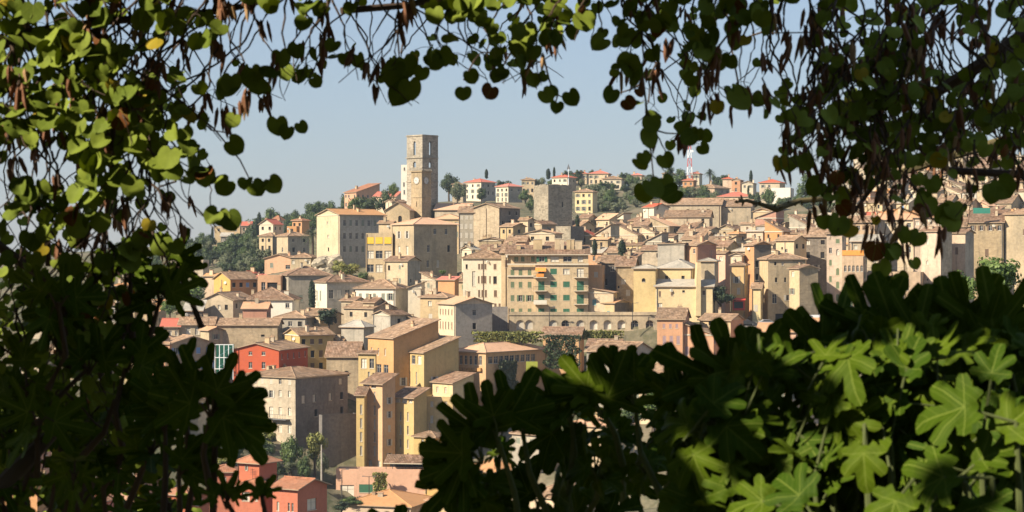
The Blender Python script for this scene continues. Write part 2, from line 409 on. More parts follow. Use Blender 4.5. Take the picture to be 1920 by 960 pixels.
HCOUNT = [0]
def house(x0, xc, x1, ye, yb, D, wall, label, roofk='hip', rc='tan', a=None, p=.34, o=.45, L=None, Rr=None, st='oocd', shc='greyg', chim=1, name='house', cat='house',
          group=None, root=None, depth=None, ww=.95, wh=1.5, drop=.12, top=1.5, sh=3.1, wall2=None, ground=True, cornice=True, foot=3.0, jit=.12, wst2=None, chimpos=None, ww2=None):
    HCOUNT[0] += 1; rnd = random.Random(HCOUNT[0] * 17 + 3)
    tx = lambda x: (x - 960) / F
    C = P(xc, HZ, D)
    pl, pr = xc - x0, x1 - xc
    if a is None: a = math.degrees(math.atan2(max(pr, .01), max(pl, .01))); a = min(78, max(6, a))
    if pr <= 0: a = 1.0 if a < 7 else a
    A = R(a) + math.atan(tx(xc))
    ca, sa = math.cos(A), math.sin(A)
    WL = (C.x - tx(x0) * C.y) / (ca + tx(x0) * sa)
    WR = depth if (pr <= 0 or depth) else (tx(x1) * C.y - C.x) / (sa - tx(x1) * ca)
    if WR is None: WR = 10.0
    zb = Z0 + (HZ - yb) / F * D; E = (HZ - ye) / F * D + Z0 - zb
    base = Matrix.Translation((C.x, C.y, zb)) @ Matrix.Rotation(-A, 4, 'Z')
    if root is None:
        root = empty(name, base, label, cat, group)
        root['_d'] = 0; del root['_d']
    if ground:
        for lx, ly in ((0, 0), (-WL, 0), (0, WR), (-WL, WR), (-WL / 2, -3)):
            g = base @ Vector((lx, ly, 0)); GROUND.append((g.x, g.y, g.z))
    z0 = -foot
    mb = MB()
    kw = dict(ww=ww, wh=wh, drop=drop, top=top, st=sh, jit=jit)
    oL = auto_ops(WL, 0, E, L, rnd, **kw)
    if ww2: kw['ww'] = ww2
    oR = auto_ops(WR, 0, E, Rr if pr > 0 else 0, rnd, **kw)
    oL = facade(mb, (-WL, 0, 0), (1, 0, 0), (0, -1, 0), WL, z0, E, oL)
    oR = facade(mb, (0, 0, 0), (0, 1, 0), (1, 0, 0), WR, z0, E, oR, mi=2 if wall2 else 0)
    mb.face([(0, WR, z0), (-WL, WR, z0), (-WL, WR, E), (0, WR, E)]); mb.face([(-WL, WR, z0), (-WL, 0, z0), (-WL, 0, E), (-WL, WR, E)])
    rb, tri = roof(roofk, WL, WR, E, p, o)
    for t in tri: mb.face(t)
    if cornice and roofk != 'flat':
        t = .14
        mb.box(-WL - t, t, -t, -.003, E - .28, E - .02, 1)
        if roofk in ('hip', 'gy', 'sl'): mb.box(.003, t, -.003, WR, E - .28, E - .02, 1)
    mats = [W[wall], M['trim'], W[wall2 or wall]]  # second colour for the right face, mostly greyer to paint in its shade
    wl = mb.build('wall', mats, root, None, base)
    put_windows(root, base, (-WL, 0, 0), (1, 0, 0), (0, -1, 0), oL, st, shc, rnd)
    put_windows(root, base, (0, 0, 0), (0, 1, 0), (1, 0, 0), oR, wst2 or st, shc, rnd)
    ro = rb.build('roof', [T[rc] if roofk != 'flat' else M['concrete'], M['verge'] if roofk != 'flat' else M['concrete']], root, None, base)
    if roofk == 'flat': chim = 0
    for i in range(chim if isinstance(chim, int) else 0):
        cx = -WL * rnd.uniform(.15, .85); cy = WR * rnd.uniform(.25, .6)
        if chimpos: cx, cy = -WL * chimpos[0], WR * chimpos[1]
        # height of the roof there
        d_ = {'gx': lambda: min(cy, WR - cy), 'gy': lambda: min(-cx, WL + cx), 'sf': lambda: cy, 'sl': lambda: WL + cx, 'sr': lambda: -cx,
              'hip': lambda: min(cy, WR - cy, -cx, WL + cx)}[roofk]()
        zc = E + p * max(0, d_)
        c = MB(); a_, b_ = rnd.uniform(.22, .55), rnd.uniform(.2, .35); hh = rnd.uniform(.5, 1.4)
        c.box(cx - a_, cx + a_, cy - b_, cy + b_, zc - .4, zc + hh)
        c.box(cx - a_ - .08, cx + a_ + .08, cy - b_ - .08, cy + b_ + .08, zc + hh + .003, zc + hh + .1, 1)
        if rnd.random() < .3:
            for s_ in (-.5, .5): c.tube([(cx + s_ * a_, cy, zc + hh + .1), (cx + s_ * a_, cy, zc + hh + .5)], .1, 6, 1)
        c.build('chimney', [W[rnd.choice(['cream', 'beige', 'rustic', wall])], T['tan']], ro, None, base)
    if pl > 8 and cat not in ('tower', 'apartment tower') and D < 700:
        if rnd.random() < .55:
            q = MB(); xx = -WL * rnd.choice([.03, .5, .97]); q.tube([(xx, -.12, -1), (xx, -.12, E - .2)], .07, 5); q.build('drainpipe', M['metal'] if rnd.random() < .4 else M['sh_brown'], root, None, base)
        if rnd.random() < .3 and roofk != 'flat':
            q = MB(); ax_, ay_ = -WL * rnd.uniform(.2, .8), WR * .4; zt = E + p * min(WR, WL) * .3; q.tube([(ax_, ay_, zt - .5), (ax_, ay_, zt + 2.2)], .035, 4)
            for k_ in range(4): q.tube([(ax_ - .5, ay_, zt + 1.2 + k_ * .28), (ax_ + .5, ay_, zt + 1.2 + k_ * .28)], .025, 4)
            q.build('aerial', M['iron'], ro, None, base)
        if rnd.random() < .16:
            q = MB(); xx = -WL * rnd.uniform(.15, .85); q.tube([(xx, -.25, E - 1.0), (xx + .08, -.35, E - .95)], [.42, .36], 12); q.tube([(xx, 0, E - 1.0), (xx, -.25, E - 1.0)], .04, 4); q.build('satellite_dish', M['curtain'], root, None, base)
    root_dims = dict(WL=WL, WR=WR, E=E, base=base, root=root, a=A)
    return root_dims
# ------------------------------------------------------------ the town, building by building
H = house
# --- foot of the slope: red villa with its little tower
v = H(446, 486, 519, 866, 960, 348, 'villared', 'red villa with a small eight-sided tower and orange tiled roofs at the bottom', 'hip', 'villa', L=((2.0, 7.6, .35, .9),), Rr=0, chim=0, o=.7, p=.5, name='villa', cat='villa', depth=None, cornice=False)
v = v['root']
def villa_frieze(d, root):
    mb = MB(); WL, WR, E = d['WL'], d['WR'], d['E']
    for i in range(9):
        x = -WL + (i + .5) * WL / 9; mb.box(x - .12, x + .12, -.06, -.004, E - .85, E - .15)
        y = (i + .5) * WR / 9; mb.box(.004, .06, y - .12, y + .12, E - .85, E - .15)
    mb.box(-WL - .05, .05, -.05, -.002, E - .98, E - .88)
    mb.box(.002, .05, -.05, WR, E - .98, E - .88)
    mb.build('frieze', M['whitepaint'], root, None, d['base'])
vd = H(446, 486, 519, 866, 960, 347.9, 'villared', None, 'flat', root=v, L=0, Rr=0, ground=False) if False else None
E_ = empty
dv = dict(WL=0, WR=0)
# the tower is the root volume; wings share the root
w1 = H(440, 492, 520, 912, 985, 345, 'villared', None, 'hip', 'villa', root=v, L=((2.2, 4.9, 1.5, 1.6, 0, 'w'), (4.3, 4.9, .5, 1.4, 0, 'w')), Rr=0, chim=0, p=.35, cornice=False)
w2 = H(511, 558, 613, 916, 1000, 342, 'villared', None, 'gx', 'villa', root=v, a=38, L=((1.2, 4.4, .55, 1.6, 0, 'w'), (3.6, 4.4, .45, 1.5, 0, 'd'), (4.4, 4.4, .45, 1.5, 0, 'd')), Rr=((4.0, 4.6, 2.6, 2.0, 0, 'w'),), chim=0, p=.3, cornice=False, o=.7)
H(392, 446, 452, 884, 960, 362, 'villared', 'red annex with pale shutters left of the small red tower', 'hip', 'villa', st='w', name='villa', chim=0)
for (x0, xc, x1, ye, yb, D, rc, wl_, lb) in ((-20, 60, 96, 800, 900, 330, 'villa', 'salmon', 'salmon house glimpsed through leaves at the left edge'), (96, 180, 214, 798, 900, 352, 'tan', 'pink', 'pink house with pale brown tiles and a white gutter behind the left leaves'),
        (200, 262, 300, 872, 960, 335, 'villa', 'salmon', 'salmon house with bright orange roof below the white and yellow pair'), (300, 352, 392, 928, 1000, 322, 'villa', 'villared', 'low red house whose white gutter shows at the bottom left'),
        (120, 190, 226, 940, 1010, 318, 'villa', 'villared', 'red house cut by the bottom edge, lowest on the left'), (0, 70, 110, 905, 990, 312, 'villa', 'orange', 'orange house low in the bottom left corner behind black leaves')):
    H(x0, xc, x1, ye, yb, D, wl_, lb, 'hip', rc, st='wdo', shc='pale')
# --- white/yellow pair and yellow terrace house
H(236, 276, 291, 731, 800, 392, 'palewhite', 'white house with light blue shutters left of the twin yellow house', 'hip', 'brown', L=(4, 3), Rr=0, st='coc', shc='blue', wh=1.5, sh=2.9)
H(291, 330, 352, 733, 800, 389, 'sand', 'pale yellow house with brown shutters attached to the white one', 'hip', 'brown', L=(3, 2), st='co', shc='brown')
H(330, 372, 395, 748, 815, 393, 'cream', 'cream house half hidden behind the dark fig leaf on the left', 'hip', 'tan', st='od', shc='blue')
d = H(222, 264, 276, 682, 760, 405, 'yellow', 'yellow house with a glazed roof terrace beside the salmon gabled house', 'flat', L=(2, 3), Rr=0, st='w', cornice=False)
mb = MB(); WL, WR, E = d['WL'], d['WR'], d['E']
for z in (E + .3, E + .6, E + .95):
    mb.tube([(-WL, 0, z), (0, 0, z), (0, WR, z)], .03, 5)
for i in range(9): mb.tube([(-WL * i / 8, 0, E - .3), (-WL * i / 8, 0, E + .95)], .03, 5)
mb.box(-WL, 0, WR * .6, WR * .62, E, E + 2.4)
mb.build('railing', M['metal'], d['root'], None, d['base'])
# --- salmon gabled house with long wing
d = H(275, 318, 322, 644, 735, 418, 'salmon', 'salmon house with a narrow pointed gable and a long wing with blue shutters', 'hip', 'tan', a=40, L=(3, 4), Rr=0, drop=0, wh=1.9, ww=.7, st='cd', shc='brown', chim=0)
g = MB(); WL, E = d['WL'], d['E']
g.prism([(-WL * .72, E - .2), (-WL * .3, E - .2), (-WL * .51, E + 1.8)], 1, -.25, 2.2)
g.build('gable', W['salmon'], d['root'], None, d['base'])
g = MB()
for s in (-1, 1):
    g.face([(-WL * .51, -.5, E + 1.95), (-WL * .51, 3, E + 1.95), (-WL * (.51 + s * .27), 3, E - .35), (-WL * (.51 + s * .27), -.5, E - .35)])
g.build('gable_roof', T['tan'], d['root'], None, d['base'])
H(300, 318, 405, 645, 735, 418.5, 'pink', None, 'gx', 'tan', root=d['root'], a=12 + 60, L=0, Rr=(3, 4), wst2='co', shc='blue', chim=0, p=.3, wh=1.7, drop=.05)
H(318, 322, 405, 643, 735, 420, 'pink', None, 'hip', 'tan', root=d['root'], a=84, L=0, Rr=0, chim=2, ground=False, depth=None) if False else None
# glass stair tower
def stair_tower():
    D = 416; b = Matrix.Translation(P(403, 712, D)); r = empty('stair_tower', b, 'open green metal and glass staircase between the salmon wing and the red house', 'stair tower')
    wd = 34 / F * D; h = 66 / F * D
    m = MB()
    for i in range(5): m.box(wd * i / 4 - .07, wd * i / 4 + .07, -.07, .07, 0, h)
    for z in (h * .3, h * .62, h - .1): m.box(-.1, wd + .1, -.1, -.08, z, z + .16)
    m.build('frame', M['whitepaint'], r, None, b)
    m = MB()
    for k in range(3):
        z0 = h * (.05 + .3 * k)
        for s in range(7): m.box(wd * (.15 + s * .1), wd * (.27 + s * .1), .3, 1.2, z0 + s * h * .04, z0 + s * h * .04 + .12)
    m.build('stairs', M['sh_teal'], r, None, b)
    m = MB(); m.box(0, wd, 1.8, 1.9, 0, h); m.build('glass_wall', plain('green_glass', (.02, .09, .06), .15), r, None, b)
stair_tower()
# --- red building
d = H(437, 523, 577, 656, 725, 414, 'red', 'bright red building with a wide gable and small square windows', 'gy', 'tan', a=24, p=.25, L=((4.0, 4.4, .8, 1.3, 0, 'd'), (7.0, 4.4, .85, 1.4, 0, 'd'), (4.0, 6.9, .8, .75, 0, 'd'), (7.0, 6.9, .85, .8, 0, 'd')),
      Rr=(2, 5), st='d', wst2='dd', ww=.6, wh=1.2, chim=2, cornice=False, drop=.1)
# --- grey-beige block with a right side painted dark for shade
d = H(449, 554, 652, 708, 828, 402, 'beige', 'tall beige tenement with white shutters and a right side darkened for shade', 'hip', 'tan', a=40, p=.2, L=((1.4, 12, .7, 1.0, 0, 'c'), (3.9, 12, .8, 1.1, 0, 'o'), (6.2, 12, .7, 1.0, 0, 'c'), (8.6, 12, .7, 1.0, 0, 'c'), (11, 12, .7, 1.0, 0, 'd'), (13.5, 12, .7, 1.0, 0, 'c'),
      (3.9, 9.4, .9, 1.5, 0, 'o'), (6.2, 9.4, .9, 1.5, 0, 'o'), (8.6, 9.4, .9, 1.5, 0, 'o'), (11, 9.6, .8, 1.3, 0, 'w'), (13.5, 9.6, .8, 1.3, 0, 'w'), (3.9, 6.4, .9, 1.6, 0, 'w'), (6.2, 6.2, .9, 1.6, 0, 'w'), (8.6, 5.7, 1, 2.2, 0, 'w'), (11, 6, .8, 1.6, 0, 'w'), (13.5, 6, .8, 1.6, 0, 'w'),
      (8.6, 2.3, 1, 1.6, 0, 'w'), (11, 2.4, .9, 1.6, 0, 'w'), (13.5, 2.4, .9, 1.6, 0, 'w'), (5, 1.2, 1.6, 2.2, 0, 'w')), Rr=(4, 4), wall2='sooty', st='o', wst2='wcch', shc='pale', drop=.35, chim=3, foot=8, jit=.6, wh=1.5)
mb = MB(); mb.box(-9.2 + 1.2, -1.6, -1.3, -.004, 4.2, 4.4)
WL = d['WL']
mb = MB(); mb.box(-WL * .42, -WL * .1, -1.3, -.004, 4.3, 4.48)
for i in range(12): mb.tube([(-WL * (.42 - .32 * i / 11), -1.25, 4.4), (-WL * (.42 - .32 * i / 11), -1.25, 5.4)], .025, 4)
mb.tube([(-WL * .42, -1.25, 5.4), (-WL * .1, -1.25, 5.4)], .035, 4); mb.build('balcony', M['metal'], d['root'], None, d['base'])
H(598, 604, 668, 778, 880, 399, 'sooty', 'old retaining wall coloured dark for its shade between the tenement and the ochre towers', 'flat', a=62, L=0, Rr=0, cornice=False, name='retaining_wall', cat='wall')  # the dark wall colour itself carries the shade here
# --- long white retaining house and red wall at the foot of the towers
d = H(630, 808, 812, 880, 935, 386, 'salmon', 'salmon retaining wall with a white garage and green window below the towers', 'flat', a=6, L=((2.2, 1.4, 2.7, 2.3, 0, 'w'), (5.9, 1.9, 2.7, 1.6, 0, 'c')), Rr=0, shc='green', name='retaining_wall', cat='wall', cornice=False, depth=4)
# --- yellow and ochre towers
TW = dict(name='tower_block', cat='apartment tower', cornice=True, drop=0, jit=0, foot=6)
TA = H(690, 738, 822, 634, 800, 412, 'ochre', 'tallest ochre apartment tower with a lean-to roof rising to the right', 'sf', 'tan', a=58, p=.32, L=((1.5, 15.4, .55, 1.5, 0, 'w'), (4.2, 15.4, .55, 1.5, 0, 'w'), (6.9, 15.4, .55, 1.5, 0, 'w'), (1.7, 11.8, 1.9, 1.9, 0, 'd'), (4.4, 11.8, 1.9, 1.9, 0, 'd'), (7.2, 11.8, 1.9, 1.9, 0, 'd'),
       (1.7, 8.7, 1.9, 1.3, 0, 'w'), (4.4, 8.7, 1.9, 1.3, 0, 'w'), (7.2, 8.7, 1.9, 1.3, 0, 'w')), Rr=((2.4, 9.3, .9, 1.7, 0, 'o'),), st='d', shc='pale', chim=2, chimpos=(.3, .6), **TW)
H(672, 704, 706, 662, 800, 405, 'olive', 'narrow pale ochre bay with two tall windows left of the tallest tower', 'sf', 'brown', a=20, p=.4, L=((1.2, 12.9, 1.2, 2.0, 0, 'w'), (2.9, 12.9, 1.0, 2.0, 0, 'd'), (2.3, 10, .5, 2.4, 0, 'w'), (3.3, 10, .5, 2.0, 0, 'd')), Rr=0, chim=0, **TW)
LA = H(681, 717, 741, 719, 885, 397, 'ochre', 'orange ochre tower with slit windows standing in front, left of the yellow one', 'sf', 'brown', a=42, p=.4, o=.6, L=tuple([(3.1, 15.0 - i * 2.72, .5, 2.0, 0, 'd' if i % 2 else 'w') for i in range(5)] + [(2.0, 1.2, .9, 2.0, 0, 'w'), (4.2, 1.2, .9, 2.0, 0, 'w')] + [(1.0, 17.0, 1.3, .6, 0, 'd'), (2.8, 17.0, 1.3, .6, 0, 'd')]),
       Rr=tuple([(2.1, 14.2 - i * 2.8, .8, 1.3, 0, 'o' if i != 2 else 'c') for i in range(5)]), st='d', shc='pale', chim=0, **TW)
H(668, 683, 684, 740, 882, 396, 'olive', 'slim yellow stair bay at the left edge of the ochre towers', 'sf', 'brown', a=12, p=.4, L=tuple((1.0, 12.2 - i * 2.75, .45, 1.9, 0, 'w') for i in range(4)), Rr=0, chim=0, depth=3, **TW)
H(758, 795, 860, 661, 800, 410, 'olive', 'olive yellow tower with long lean-to roof, middle of the group', 'sf', 'tan', a=56, p=.33, L=((1.3, 13.7, 1.4, 1.8, 0, 'w'), (3.5, 13.7, 1.4, 1.8, 0, 'd'), (5.7, 13.7, 1.4, 1.8, 0, 'w'), (2.1, 9.9, .5, 2.6, 0, 'w'), (4.6, 9.9, .5, 2.6, 0, 'w'), (2.1, 6.6, .6, 1.1, 0, 'w'), (4.6, 6.6, .6, 1.1, 0, 'd')), Rr=((2.6, 9.3, .9, 2, 0, 'o'),), st='d', shc='pale', chim=0, **TW)
H(738, 776, 800, 745, 866, 398, 'olive', 'yellow tower with two columns of slit windows above the glass veranda', 'sf', 'brown', a=42, p=.38, o=.6, L=tuple([(x, 9.0 - i * 2.75, .45, 1.8, 0, 'dw'[(i + k) % 2]) for i in range(4) for k, x in enumerate((1.9, 3.9))] + [(1.2, 12.2, 1.4, .75, 0, 'w'), (3.0, 12.2, 1.4, .75, 0, 'w'), (4.6, 12.2, 1.0, .75, 0, 'w')]), Rr=0, chim=0, **TW)
H(798, 849, 853, 744, 866, 402, 'olive', 'yellow wall block set back between the two lean-to towers', 'flat', a=10, L=(3, 2), Rr=0, st='w', chim=0, depth=8, ww=.6, name='tower_block', cat='apartment tower', cornice=False)
H(811, 849, 888, 718, 850, 405, 'olive', 'low olive block with a dark lean-to roof and small square windows', 'sf', 'brown', a=50, p=.3, L=((1.6, 12.8, .7, 1.2, 0, 'w'), (4.2, 12.8, .7, 1.2, 0, 'w')), Rr=0, chim=0, **TW)
TD = H(851, 911, 1022, 660, 830, 416, 'ochre', 'broad ochre block with a band of windows and an ivy-covered right side', 'hip', 'orange', a=40, p=.34, L=tuple((2.0 + i * 1.35, 17.2, .8, 1.9, 0, 'd') for i in range(5)), Rr=tuple((1.5 + i * 1.8, 17.3, 1.4, 1.5, 0, 'd') for i in range(9)), st='d', chim=0, **TW)
for dd, zz, xs in ((TA, 10.4, (1.7, 4.4, 7.2)), (TD, 15.3, [2.0 + i * 1.35 for i in range(5)])):
    m = MB()
    for x in xs: m.box(-dd['WL'] + x - .45, -dd['WL'] + x + .45, -.55, -.004, zz - .35, zz + .35)
    m.build('planter', W['ochre'], dd['root'], None, dd['base'])
H(776, 816, 836, 819, 885, 392, 'olive', 'small yellow house with a hipped roof right of the glass veranda', 'hip', 'tan', L=((2, 5.4, .6, 1.9, 0, 'w'), (4.4, 5.4, .8, 1.9, 0, 'w'), (2, 2.4, .6, 1.8, 0, 'w'), (4.4, 2.4, .8, 1.8, 0, 'w')), Rr=0, chim=0, a=30)
H(822, 852, 880, 839, 900, 388, 'gold', 'golden yellow house with white-framed tall windows behind the fig leaves', 'hip', 'orange', L=(2, 2), st='w', chim=0)
H(797, 850, 866, 868, 918, 384, 'gold', 'golden house with a balcony between the veranda and the fig leaves', 'hip', 'tan', L=(2, 3), st='ow', shc='blue', chim=0)
H(860, 930, 990, 885, 930, 380, 'gold', 'long golden house with pale cornices mostly hidden by fig leaves', 'hip', 'orange', L=(2, 5), st='ow', shc='blue')
# veranda
def veranda():
    D = 388; b = Matrix.Translation(P(724, 892, D)) @ Matrix.Rotation(R(-8), 4, 'Z'); r = empty('veranda', b, 'restaurant veranda with glass front and brown tiled lean-to at the foot of the towers', 'veranda')
    wd = 74 / F * D
    m = MB(); slab(m, [(-.4, -.6, 2.55), (wd + .3, -.6, 2.55), (wd + .3, 3.5, 3.9), (-.4, 3.5, 3.9)], .15, (1, 0, 0)); m.build('roof', [T['brown'], M['trim']], r, None, b)
    m = MB(); m.box(0, wd, 0, .12, -.1, .5); m.build('parapet', M['trim'], r, None, b)
    m = MB()
    for i in range(7): m.box(wd * i / 6 - .05, wd * i / 6 + .05, -.02, .08, .5, 2.6)
    m.build('frame', M['iron'], r, None, b)
    m = MB(); m.box(.1, wd - .1, 3.2, 3.3, -.1, 3.3); m.build('back_wall', M['dark'], r, None, b)
    for i in range(5):
        t = empty('table', b @ Matrix.Translation((1 + i * 1.5, 1.2, 0)), 'small %s table behind the veranda glass, number %s from the left' % ('white' if i % 2 else 'dark', ['one', 'two', 'three', 'four', 'five'][i]), 'table', 'tables on the veranda')
        m = MB(); m.box(-.45, .45, -.45, .45, .72, .76); m.build('tabletop', M['whitepaint'] if i % 2 else M['bark'], t, None, b @ Matrix.Translation((1 + i * 1.5, 1.2, 0)))
        for sx in (-1, 1):
            for sy in (-1, 1):
                m = MB(); m.tube([(sx * .4, sy * .4, 0), (sx * .38, sy * .38, .72)], .03, 5); m.build('leg', M['iron'], t, None, b @ Matrix.Translation((1 + i * 1.5, 1.2, 0)))
veranda()
# the big brown roofs at the bottom
H(640, 770, 800, 950, 1000, 366, 'pink', 'long low house whose brown tiled roof fills the bottom centre', 'hip', 'orange', a=20, p=.3, L=0, Rr=0, chim=2, depth=14)
H(800, 880, 960, 944, 1000, 360, 'cream', 'house with a rust tiled hipped roof right of the long low one', 'hip', 'orange', a=35, p=.35, L=0, Rr=0, chim=1)
H(985, 1075, 1150, 936, 1000, 350, 'cream', 'house with pale tan tiles seen between the lowest fig leaves', 'hip', 'tan', a=35, p=.45, L=0, Rr=0, chim=0)
H(1060, 1140, 1190, 800, 880, 372, 'cream', 'cream house with orange tiles in a gap of the fig leaves', 'hip', 'orange')
H(960, 1010, 1050, 815, 880, 378, 'grey', 'grey house beside the hidden golden houses', 'hip', 'tan')
H(1180, 1270, 1330, 700, 800, 398, 'cream', 'cream house below the pink house with the sloping roof', 'hip', 'tan')
H(1400, 1480, 1540, 700, 800, 398, 'pink', 'pale house hidden behind the fig leaves right of the pink house', 'hip', 'orange')
H(1100, 1180, 1225, 660, 760, 405, 'grey', 'dim grey house left of the pink house with the sloping roof', 'gx', 'tan')
# --- between red building and towers
H(534, 562, 625, 628, 705, 432, 'olive', 'olive yellow house with a pale gable behind the red building', 'gy', 'tan', a=66, p=.32, Rr=(3, 4), L=0, wst2='cch', shc='brown', chim=2)
H(612, 672, 676, 668, 740, 424, 'rustic', 'rough stone house with brown roof and arched window left of the towers', 'gx', 'brown', a=6, p=.5, L=((2.2, 4.6, .9, 1.3, 1, 'h'), (4.3, 4.5, 1.3, 1.2, 1, 'h')), Rr=0, depth=11, chim=0)
H(640, 682, 700, 612, 680, 436, 'grey', 'small grey building with a rounded pale roof near the towers', 'hip', 'grey', p=.55, a=30, L=0, Rr=0, chim=0)
# --- rows of the left middle
H(262, 336, 345, 640, 690, 428, 'cream', 'cream house with a brown roof above the salmon gable', 'hip', 'brown', chim=1, st='c', shc='blue', L=(1, 4))
H(268, 305, 312, 626, 680, 436, 'sand', 'small pale yellow house with glazed loggia at left middle', 'hip', 'brown', L=(1, 2), st='w', chim=2)
H(303, 336, 338, 612, 660, 440, 'sand', 'pale house with a red brown roof beside the large green tree', 'gx', 'red', a=6, depth=9, L=(1, 3), st='wd', chim=0)
H(336, 400, 405, 608, 660, 441, 'beige', 'low beige house with two white shuttered windows', 'gx', 'tan', a=6, depth=8, L=((2, 4.6, 1, 1.5, 0, 'w'), (4, 4.6, 1, 1.5, 0, 'w'), (6, 4.6, 1, 1.5, 0, 'd')), chim=2)
H(376, 392, 418, 619, 660, 436, 'beige', 'tiny beige house with an orange lean-to roof in the middle left', 'gx', 'orange', Rr=(1, 1), L=0, chim=0)
H(410, 520, 530, 609, 660, 438, 'rustic', 'long low stone shed with a brown roof and one small window', 'gx', 'tan', a=8, p=.3, depth=8, L=((9.8, 3.6, .8, .5, 0, 'h'),), chim=1)
H(516, 572, 592, 595, 650, 446, 'grey', 'grey shaded house with a pinkish roof behind the long shed', 'hip', 'tan', L=(1, 3), st='hd', chim=1)
H(560, 600, 640, 590, 650, 450, 'cream', 'cream house with a chimney, left of the round dark tree', 'gx', 'tan', st='hd')
H(455, 500, 510, 578, 620, 450, 'brick', 'small house with a brick red upper wall amid tan roofs', 'gx', 'orange', a=8, depth=7, L=0, chim=2)
H(380, 437, 478, 562, 612, 458, 'beige', 'beige gabled house with a stained wall and two small windows', 'gy', 'tan', a=25, p=.42, L=((4.2, 4.4, .7, 1.1, 0, 'w'), (6, 4.4, .8, 1.2, 0, 'h')), Rr=(1, 3), st='h', chim=2, cornice=False)
H(345, 378, 381, 582, 615, 452, 'darkstone', 'grey shed with a light metal roof beside the beige gable', 'sf', 'grey', a=8, L=0, depth=6, chim=0)
H(455, 548, 552, 561, 600, 464, 'palewhite', 'white house under a wide brown pyramid roof', 'hip', 'brown', a=8, p=.45, L=(1, 5), st='wd', depth=14, chim=3, drop=.4)
H(401, 432, 484, 523, 570, 492, 'gold', 'orange yellow house with a white verge and shaded side', 'gy', 'tan', a=60, p=.4, L=0, Rr=(1, 4), wst2='hc', shc='blue', chim=1, cornice=False, wall2='orange')
H(474, 483, 512, 520, 560, 497, 'orange', 'reddish brown roofed house right of the orange yellow one', 'hip', 'red', L=0)
H(483, 528, 531, 516, 568, 484, 'orange', 'pink orange house front with a roof terrace of plants', 'flat', a=6, L=((1.4, 3.6, 1.0, 3, 0, 'd'), (3.6, 3.6, 2.5, 2.8, 0, 'h')), Rr=0, depth=7, cornice=False)
H(528, 541, 620, 515, 575, 482, 'grey', 'large blank grey wall of a house behind the cypress', 'hip', 'brown', a=80, p=.4, L=(2, 1), Rr=((3, 2, 1, 1.6, 0, 'c'), (6, 2, 1.6, 1.8, 0, 'd'), (8, 2, 1.4, 1.8, 0, 'd')), depth=None, chim=2)
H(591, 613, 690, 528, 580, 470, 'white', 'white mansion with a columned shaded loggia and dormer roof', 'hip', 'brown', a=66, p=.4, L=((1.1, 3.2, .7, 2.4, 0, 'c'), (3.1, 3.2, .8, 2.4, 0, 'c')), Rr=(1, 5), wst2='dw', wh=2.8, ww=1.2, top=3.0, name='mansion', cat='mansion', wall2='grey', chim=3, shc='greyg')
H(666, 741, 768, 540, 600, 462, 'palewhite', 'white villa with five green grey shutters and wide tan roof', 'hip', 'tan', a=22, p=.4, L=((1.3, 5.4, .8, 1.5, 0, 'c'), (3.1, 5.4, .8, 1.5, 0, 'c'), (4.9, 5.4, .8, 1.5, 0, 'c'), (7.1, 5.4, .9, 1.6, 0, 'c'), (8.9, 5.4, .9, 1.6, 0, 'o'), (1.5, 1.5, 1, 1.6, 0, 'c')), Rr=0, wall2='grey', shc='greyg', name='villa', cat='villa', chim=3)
H(765, 790, 793, 539, 620, 457, 'white', 'narrow white house front with a chimney beside the white villa', 'sl', 'tan', a=6, p=.35, L=0, depth=8, chim=1)
H(788, 838, 858, 557, 640, 452, 'cream', 'cream house with a tan roof left of the pedimented grey house', 'hip', 'tan', a=25, L=(2, 4), drop=.4, st='cwh', shc='pale', chim=2)
H(735, 788, 796, 602, 650, 444, 'darkstone', 'dark weathered stone house with a brown sloping roof', 'gy', 'brown', a=15, p=.35, L=(1, 2), st='h', chim=1)
H(645, 700, 742, 578, 640, 447, 'rustic', 'stone house with a pinkish roof edge below the white villa', 'gx', 'tan', a=45, st='h', L=(1, 2))
H(700, 732, 765, 590, 645, 441, 'grey', 'grey walled house with a small brick chimney in the centre left', 'gy', 'brown', st='h', L=(1, 1))
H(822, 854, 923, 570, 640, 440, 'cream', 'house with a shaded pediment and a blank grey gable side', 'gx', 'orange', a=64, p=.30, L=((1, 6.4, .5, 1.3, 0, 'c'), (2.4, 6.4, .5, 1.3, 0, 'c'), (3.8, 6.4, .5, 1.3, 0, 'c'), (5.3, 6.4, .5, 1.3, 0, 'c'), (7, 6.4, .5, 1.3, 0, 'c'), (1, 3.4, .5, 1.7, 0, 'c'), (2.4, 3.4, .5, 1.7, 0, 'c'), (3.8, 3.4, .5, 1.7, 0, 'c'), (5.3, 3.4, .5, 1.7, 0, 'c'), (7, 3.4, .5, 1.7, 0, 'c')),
      Rr=((4.7, 6.3, .9, 1.3, 0, 'd'), (4.7, 3.3, .9, 1.4, 0, 'h')), wall2='grey', shc='brown', chim=1, name='house')
